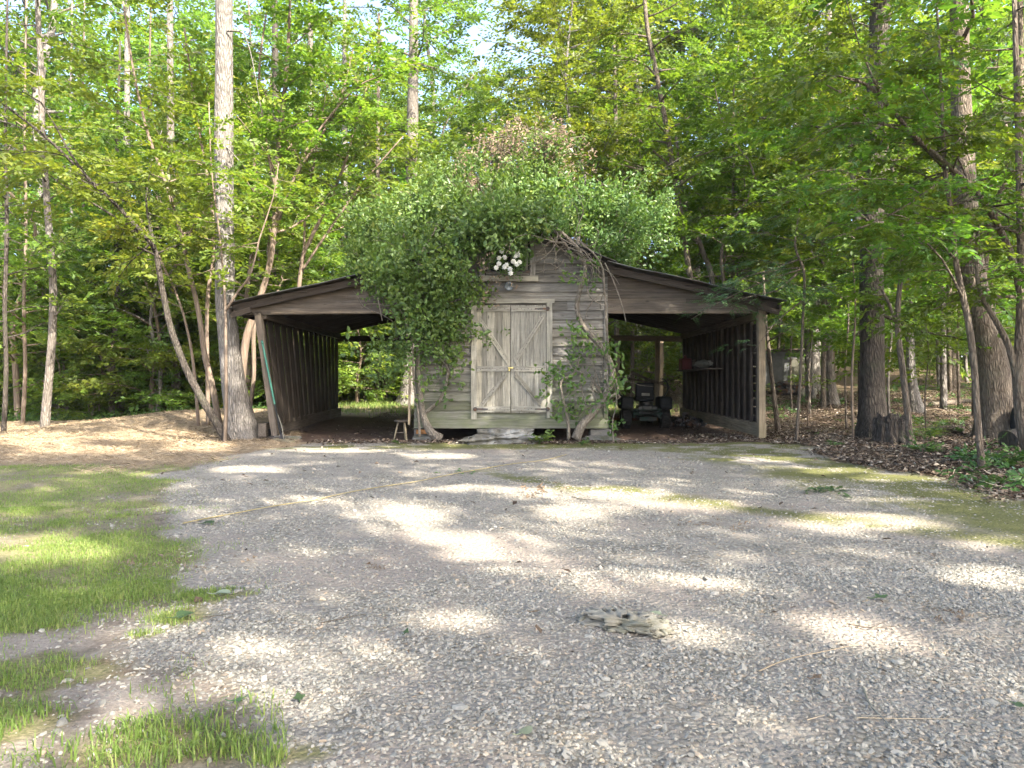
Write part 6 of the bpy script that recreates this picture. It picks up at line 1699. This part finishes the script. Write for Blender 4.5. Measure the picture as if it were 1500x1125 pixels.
def grass():
    rg = rngof(811); X_, Y_, H_ = [], [], []
    for (n, d0, d1, h0, h1) in ((46000, 1.8, 3.9, .012, .045), (80000, 3.0, 6.2, .012, .042), (60000, 6, 10.5, .015, .042)):
        x, y, d, _ = scatter_zone(n, d0, d1, int(n + d0), -40, 420)
        z = zones(x, y); fr = .16 * sstep(.46, .62, fbm(x * 2.6, y * 2.6, 92, 3)) * sstep(.75, -.1, x - np.interp(d, EDGE_D, EDGE_X)) * (1 - z['straw'])
        k = rg.random(n) < np.maximum(z['grass'] * sstep(.25, .62, fbm(x * 3.5, y * 3.5, 91, 3)), fr)
        X_.append(x[k]); Y_.append(y[k]); hh = .8 * h0 + .8 * (h1 - h0) * rg.random(k.sum()) ** 1.5
        near = ((x[k] + 1.05) / .5) ** 2 + ((d[k] - 2.2) / .3) ** 2 < 1.2
        H_.append(np.where(near, hh * 1.6, hh))
    x, y, d, _ = scatter_zone(40000, 19, 27, 812, 470, 1010)
    z = zones(x, y); k = rg.random(len(x)) < z['grass']; X_.append(x[k]); Y_.append(y[k]); H_.append(rg.uniform(.06, .20, k.sum()))
    x = np.concatenate(X_); y = np.concatenate(Y_); h = np.concatenate(H_); n = len(x)
    z0 = height(x, y); a = rg.uniform(0, 6.28, n); lean = rg.uniform(.15, 1.7, n) * h * rg.random(n) ** .5
    w = h * rg.uniform(.022, .042, n) + .0009
    B = np.stack([x, y, z0], 1); L = np.stack([np.cos(a), np.sin(a), 0 * a], 1); S = np.stack([-np.sin(a), np.cos(a), 0 * a], 1)
    up = np.array([0, 0, 1.0])
    m1 = B + L * (lean * .3)[:, None] + up * (h * .6)[:, None]; tp = B + L * lean[:, None] + up * (h * (1 - .25 * lean / h))[:, None]
    V = np.stack([B - S * w[:, None], B + S * w[:, None], m1 + S * w[:, None] * .8, m1 - S * w[:, None] * .8, tp + S * w[:, None] * .12, tp - S * w[:, None] * .12], 1)
    i0 = np.arange(n)[:, None] * 6
    Q = np.concatenate([i0 + [[0, 1, 2, 3]], i0 + [[3, 2, 4, 5]]])
    t = np.clip(rg.random(n) * .7 + .35 * (fbm(x * 1.5, y * 1.5, 95, 2) - .3), 0, 1)
    me = mesh_from('grass', V.reshape(-1, 3), [Q], M['grass'], {'tint': np.repeat(t, 6)})
    tag(link('grass', me), 'short patchy lawn grass at the left and behind the barn', 'grass', kind='stuff')
grass()

def flat_bits(name, label, cat, pts, size, mat, seed, curl=.3, slim=.5, lift=.02):
    x, y = pts; rg = rngof(seed); n = len(x); s = size[0] + (size[1] - size[0]) * rg.random(n)
    z = height(x, y) + rg.random(n) * lift + .006
    a = rg.uniform(0, 6.28, n); L = np.stack([np.cos(a), np.sin(a), rg.normal(0, .3, n)], 1); S = np.stack([-np.sin(a), np.cos(a), rg.normal(0, .4, n)], 1)
    B = np.stack([x, y, z], 1); up = np.array([0, 0, 1.0]); c = (rg.random(n) * curl * s)[:, None] * up
    V = np.stack([B - L * s[:, None], B + S * (s * slim)[:, None] + c, B + L * s[:, None] + c * .3, B - S * (s * slim)[:, None] + c], 1)
    V[:, :, 2] = np.maximum(V[:, :, 2], (z - .004)[:, None])
    me = mesh_from(name, V.reshape(-1, 3), [np.arange(n * 4).reshape(n, 4)], M[mat], {'tint': np.repeat(rg.random(n), 4)})
    return tag(link(name, me), label, cat, kind='stuff')

def crumbs():
    x, y, d, rg = scatter_zone(5200, 1.9, 12.6, 861, -30, 1530); z = zones(x, y)
    k = rg.random(len(x)) < .12 + .55 * sstep(.55, .72, fbm(x * 1.3, y * 1.3, 66, 3)) + .5 * z['left'] + .5 * z['right']
    flat_bits('leaf_crumbs', 'small broken bits of leaf and bark scattered over the drive', 'debris', (x[k], y[k]), (.004, .014), 'litter', 862, .4, .45, .004)

def litter():
    rg = rngof(821); XS, YS = [], []
    for (n, d0, d1, p0, p1) in ((100000, 5.5, 15, 1000, 1560), (60000, 14, 30, 1000, 1560), (9000, 13.2, 20.5, 440, 1130), (16000, 19, 36, 420, 1100), (9000, 11.5, 18, 200, 420), (9000, 17, 30, -40, 460)):
        x, y, d, _ = scatter_zone(n, d0, d1, n + int(d0), p0, p1); z = zones(x, y)
        bare = (1 - z['drive']) * (1 - z['straw'] * .97) * (1 - z['grass']) * (1 - .8 * z['dirt'])
        fr = np.exp(-((x + 5.4) / .9) ** 2 - ((y - .9) / 1.3) ** 2)
        k = rg.random(n) < np.maximum(bare * (.5 + .7 * fbm(x * .9, y * .9, 97, 3)), fr)
        k &= ~((np.abs(x - CX) < HALF) & (y > -.1) & (y < DEPTH))
        XS.append(x[k]); YS.append(y[k])
    x, y, d, _ = scatter_zone(170, 3, 12.5, 823, 200, 1500); XS.append(x); YS.append(y)
    crumbs()
    n = 2600; x = rg.uniform(-3.6, 3.2, n); y = rg.normal(-.45, .22, n); XS.append(x); YS.append(y)
    flat_bits('leaf_litter', 'brown fallen leaves carpeting the woodland floor', 'leaf litter', (np.concatenate(XS), np.concatenate(YS)), (.014, .042), 'litter', 822, .6, .5, .03)
    # straw
    x, y, d, _ = scatter_zone(90000, 8.5, 21, 831, -60, 440); z = zones(x, y); k = rg.random(len(x)) < z['straw']
    flat_bits('straw', 'pale dry straw spread over the left slope', 'straw', (x[k], y[k]), (.03, .11), 'straw', 832, .25, .035, .02)
    # sticks on the woodland floor
    x, y, d, _ = scatter_zone(2600, 6, 26, 841, 1080, 1560); z = zones(x, y); k = z['drive'] < .3
    flat_bits('fallen_twigs', 'thin dead twigs strewn over the right woodland floor', 'twigs', (x[k], y[k]), (.08, .30), 'litter', 842, .2, .03, .05)
litter()

def ground_cover():
    rg = rngof(851)
    x, y, d, _ = scatter_zone(2600, 7, 16, 852, 1290, 1560); z = zones(x, y)
    k = (z['drive'] < .2) & (rg.random(len(x)) < sstep(.52, .70, fbm(x * .8, y * .8, 98, 3)) * .55); x, y = x[k], y[k]
    x2, y2, _, _ = scatter_zone(2600, 14, 34, 853, 1090, 1560); k = (rg.random(len(x2)) < sstep(.5, .64, fbm(x2 * .6, y2 * .6, 99, 3))) & (x2 > 5.4); x = np.concatenate([x, x2[k]]); y = np.concatenate([y, y2[k]])
    x3, y3, _, _ = scatter_zone(3400, 20.5, 30, 854, -60, 470); k = (x3 < -5) & (y3 > 7.5); x = np.concatenate([x, x3[k]]); y = np.concatenate([y, y3[k]])
    n = len(x); pos = np.stack([x, y, height(x, y) + rg.uniform(.03, .16, n)], 1)
    v, q, t = spray_arrays(pos, rg.normal(0, 1, (n, 3)) * [1, 1, .4], np.array([0, 0, 1]) + rg.normal(0, .4, (n, 3)), rg.uniform(.18, .36, n), 'spray', rg)
    tag(crown_obj('ground_cover', [(v, q, t, 0)], [M['herb']], None), 'low green weeds and ivy creeping over the woodland floor', 'ground cover', kind='stuff')
ground_cover()

# ------------------------------------------------------------------ summer air between the trunks
def haze():
    m, nt, out = newmat('hazy_air')
    v = nd(nt, 'ShaderNodeVolumePrincipled'); v.inputs['Color'].default_value = (.93, .96, .95, 1); v.inputs['Density'].default_value = .0003
    v.inputs['Anisotropy'].default_value = .2
    nt.links.new(v.outputs[0], out.inputs['Volume'])
    b = MB(900); b.box((0, 40, 22), (300, 240, 50)); o = b.build('haze', m); tag(o, 'faint summer haze in the air between the trees', 'haze', kind='stuff')
haze()
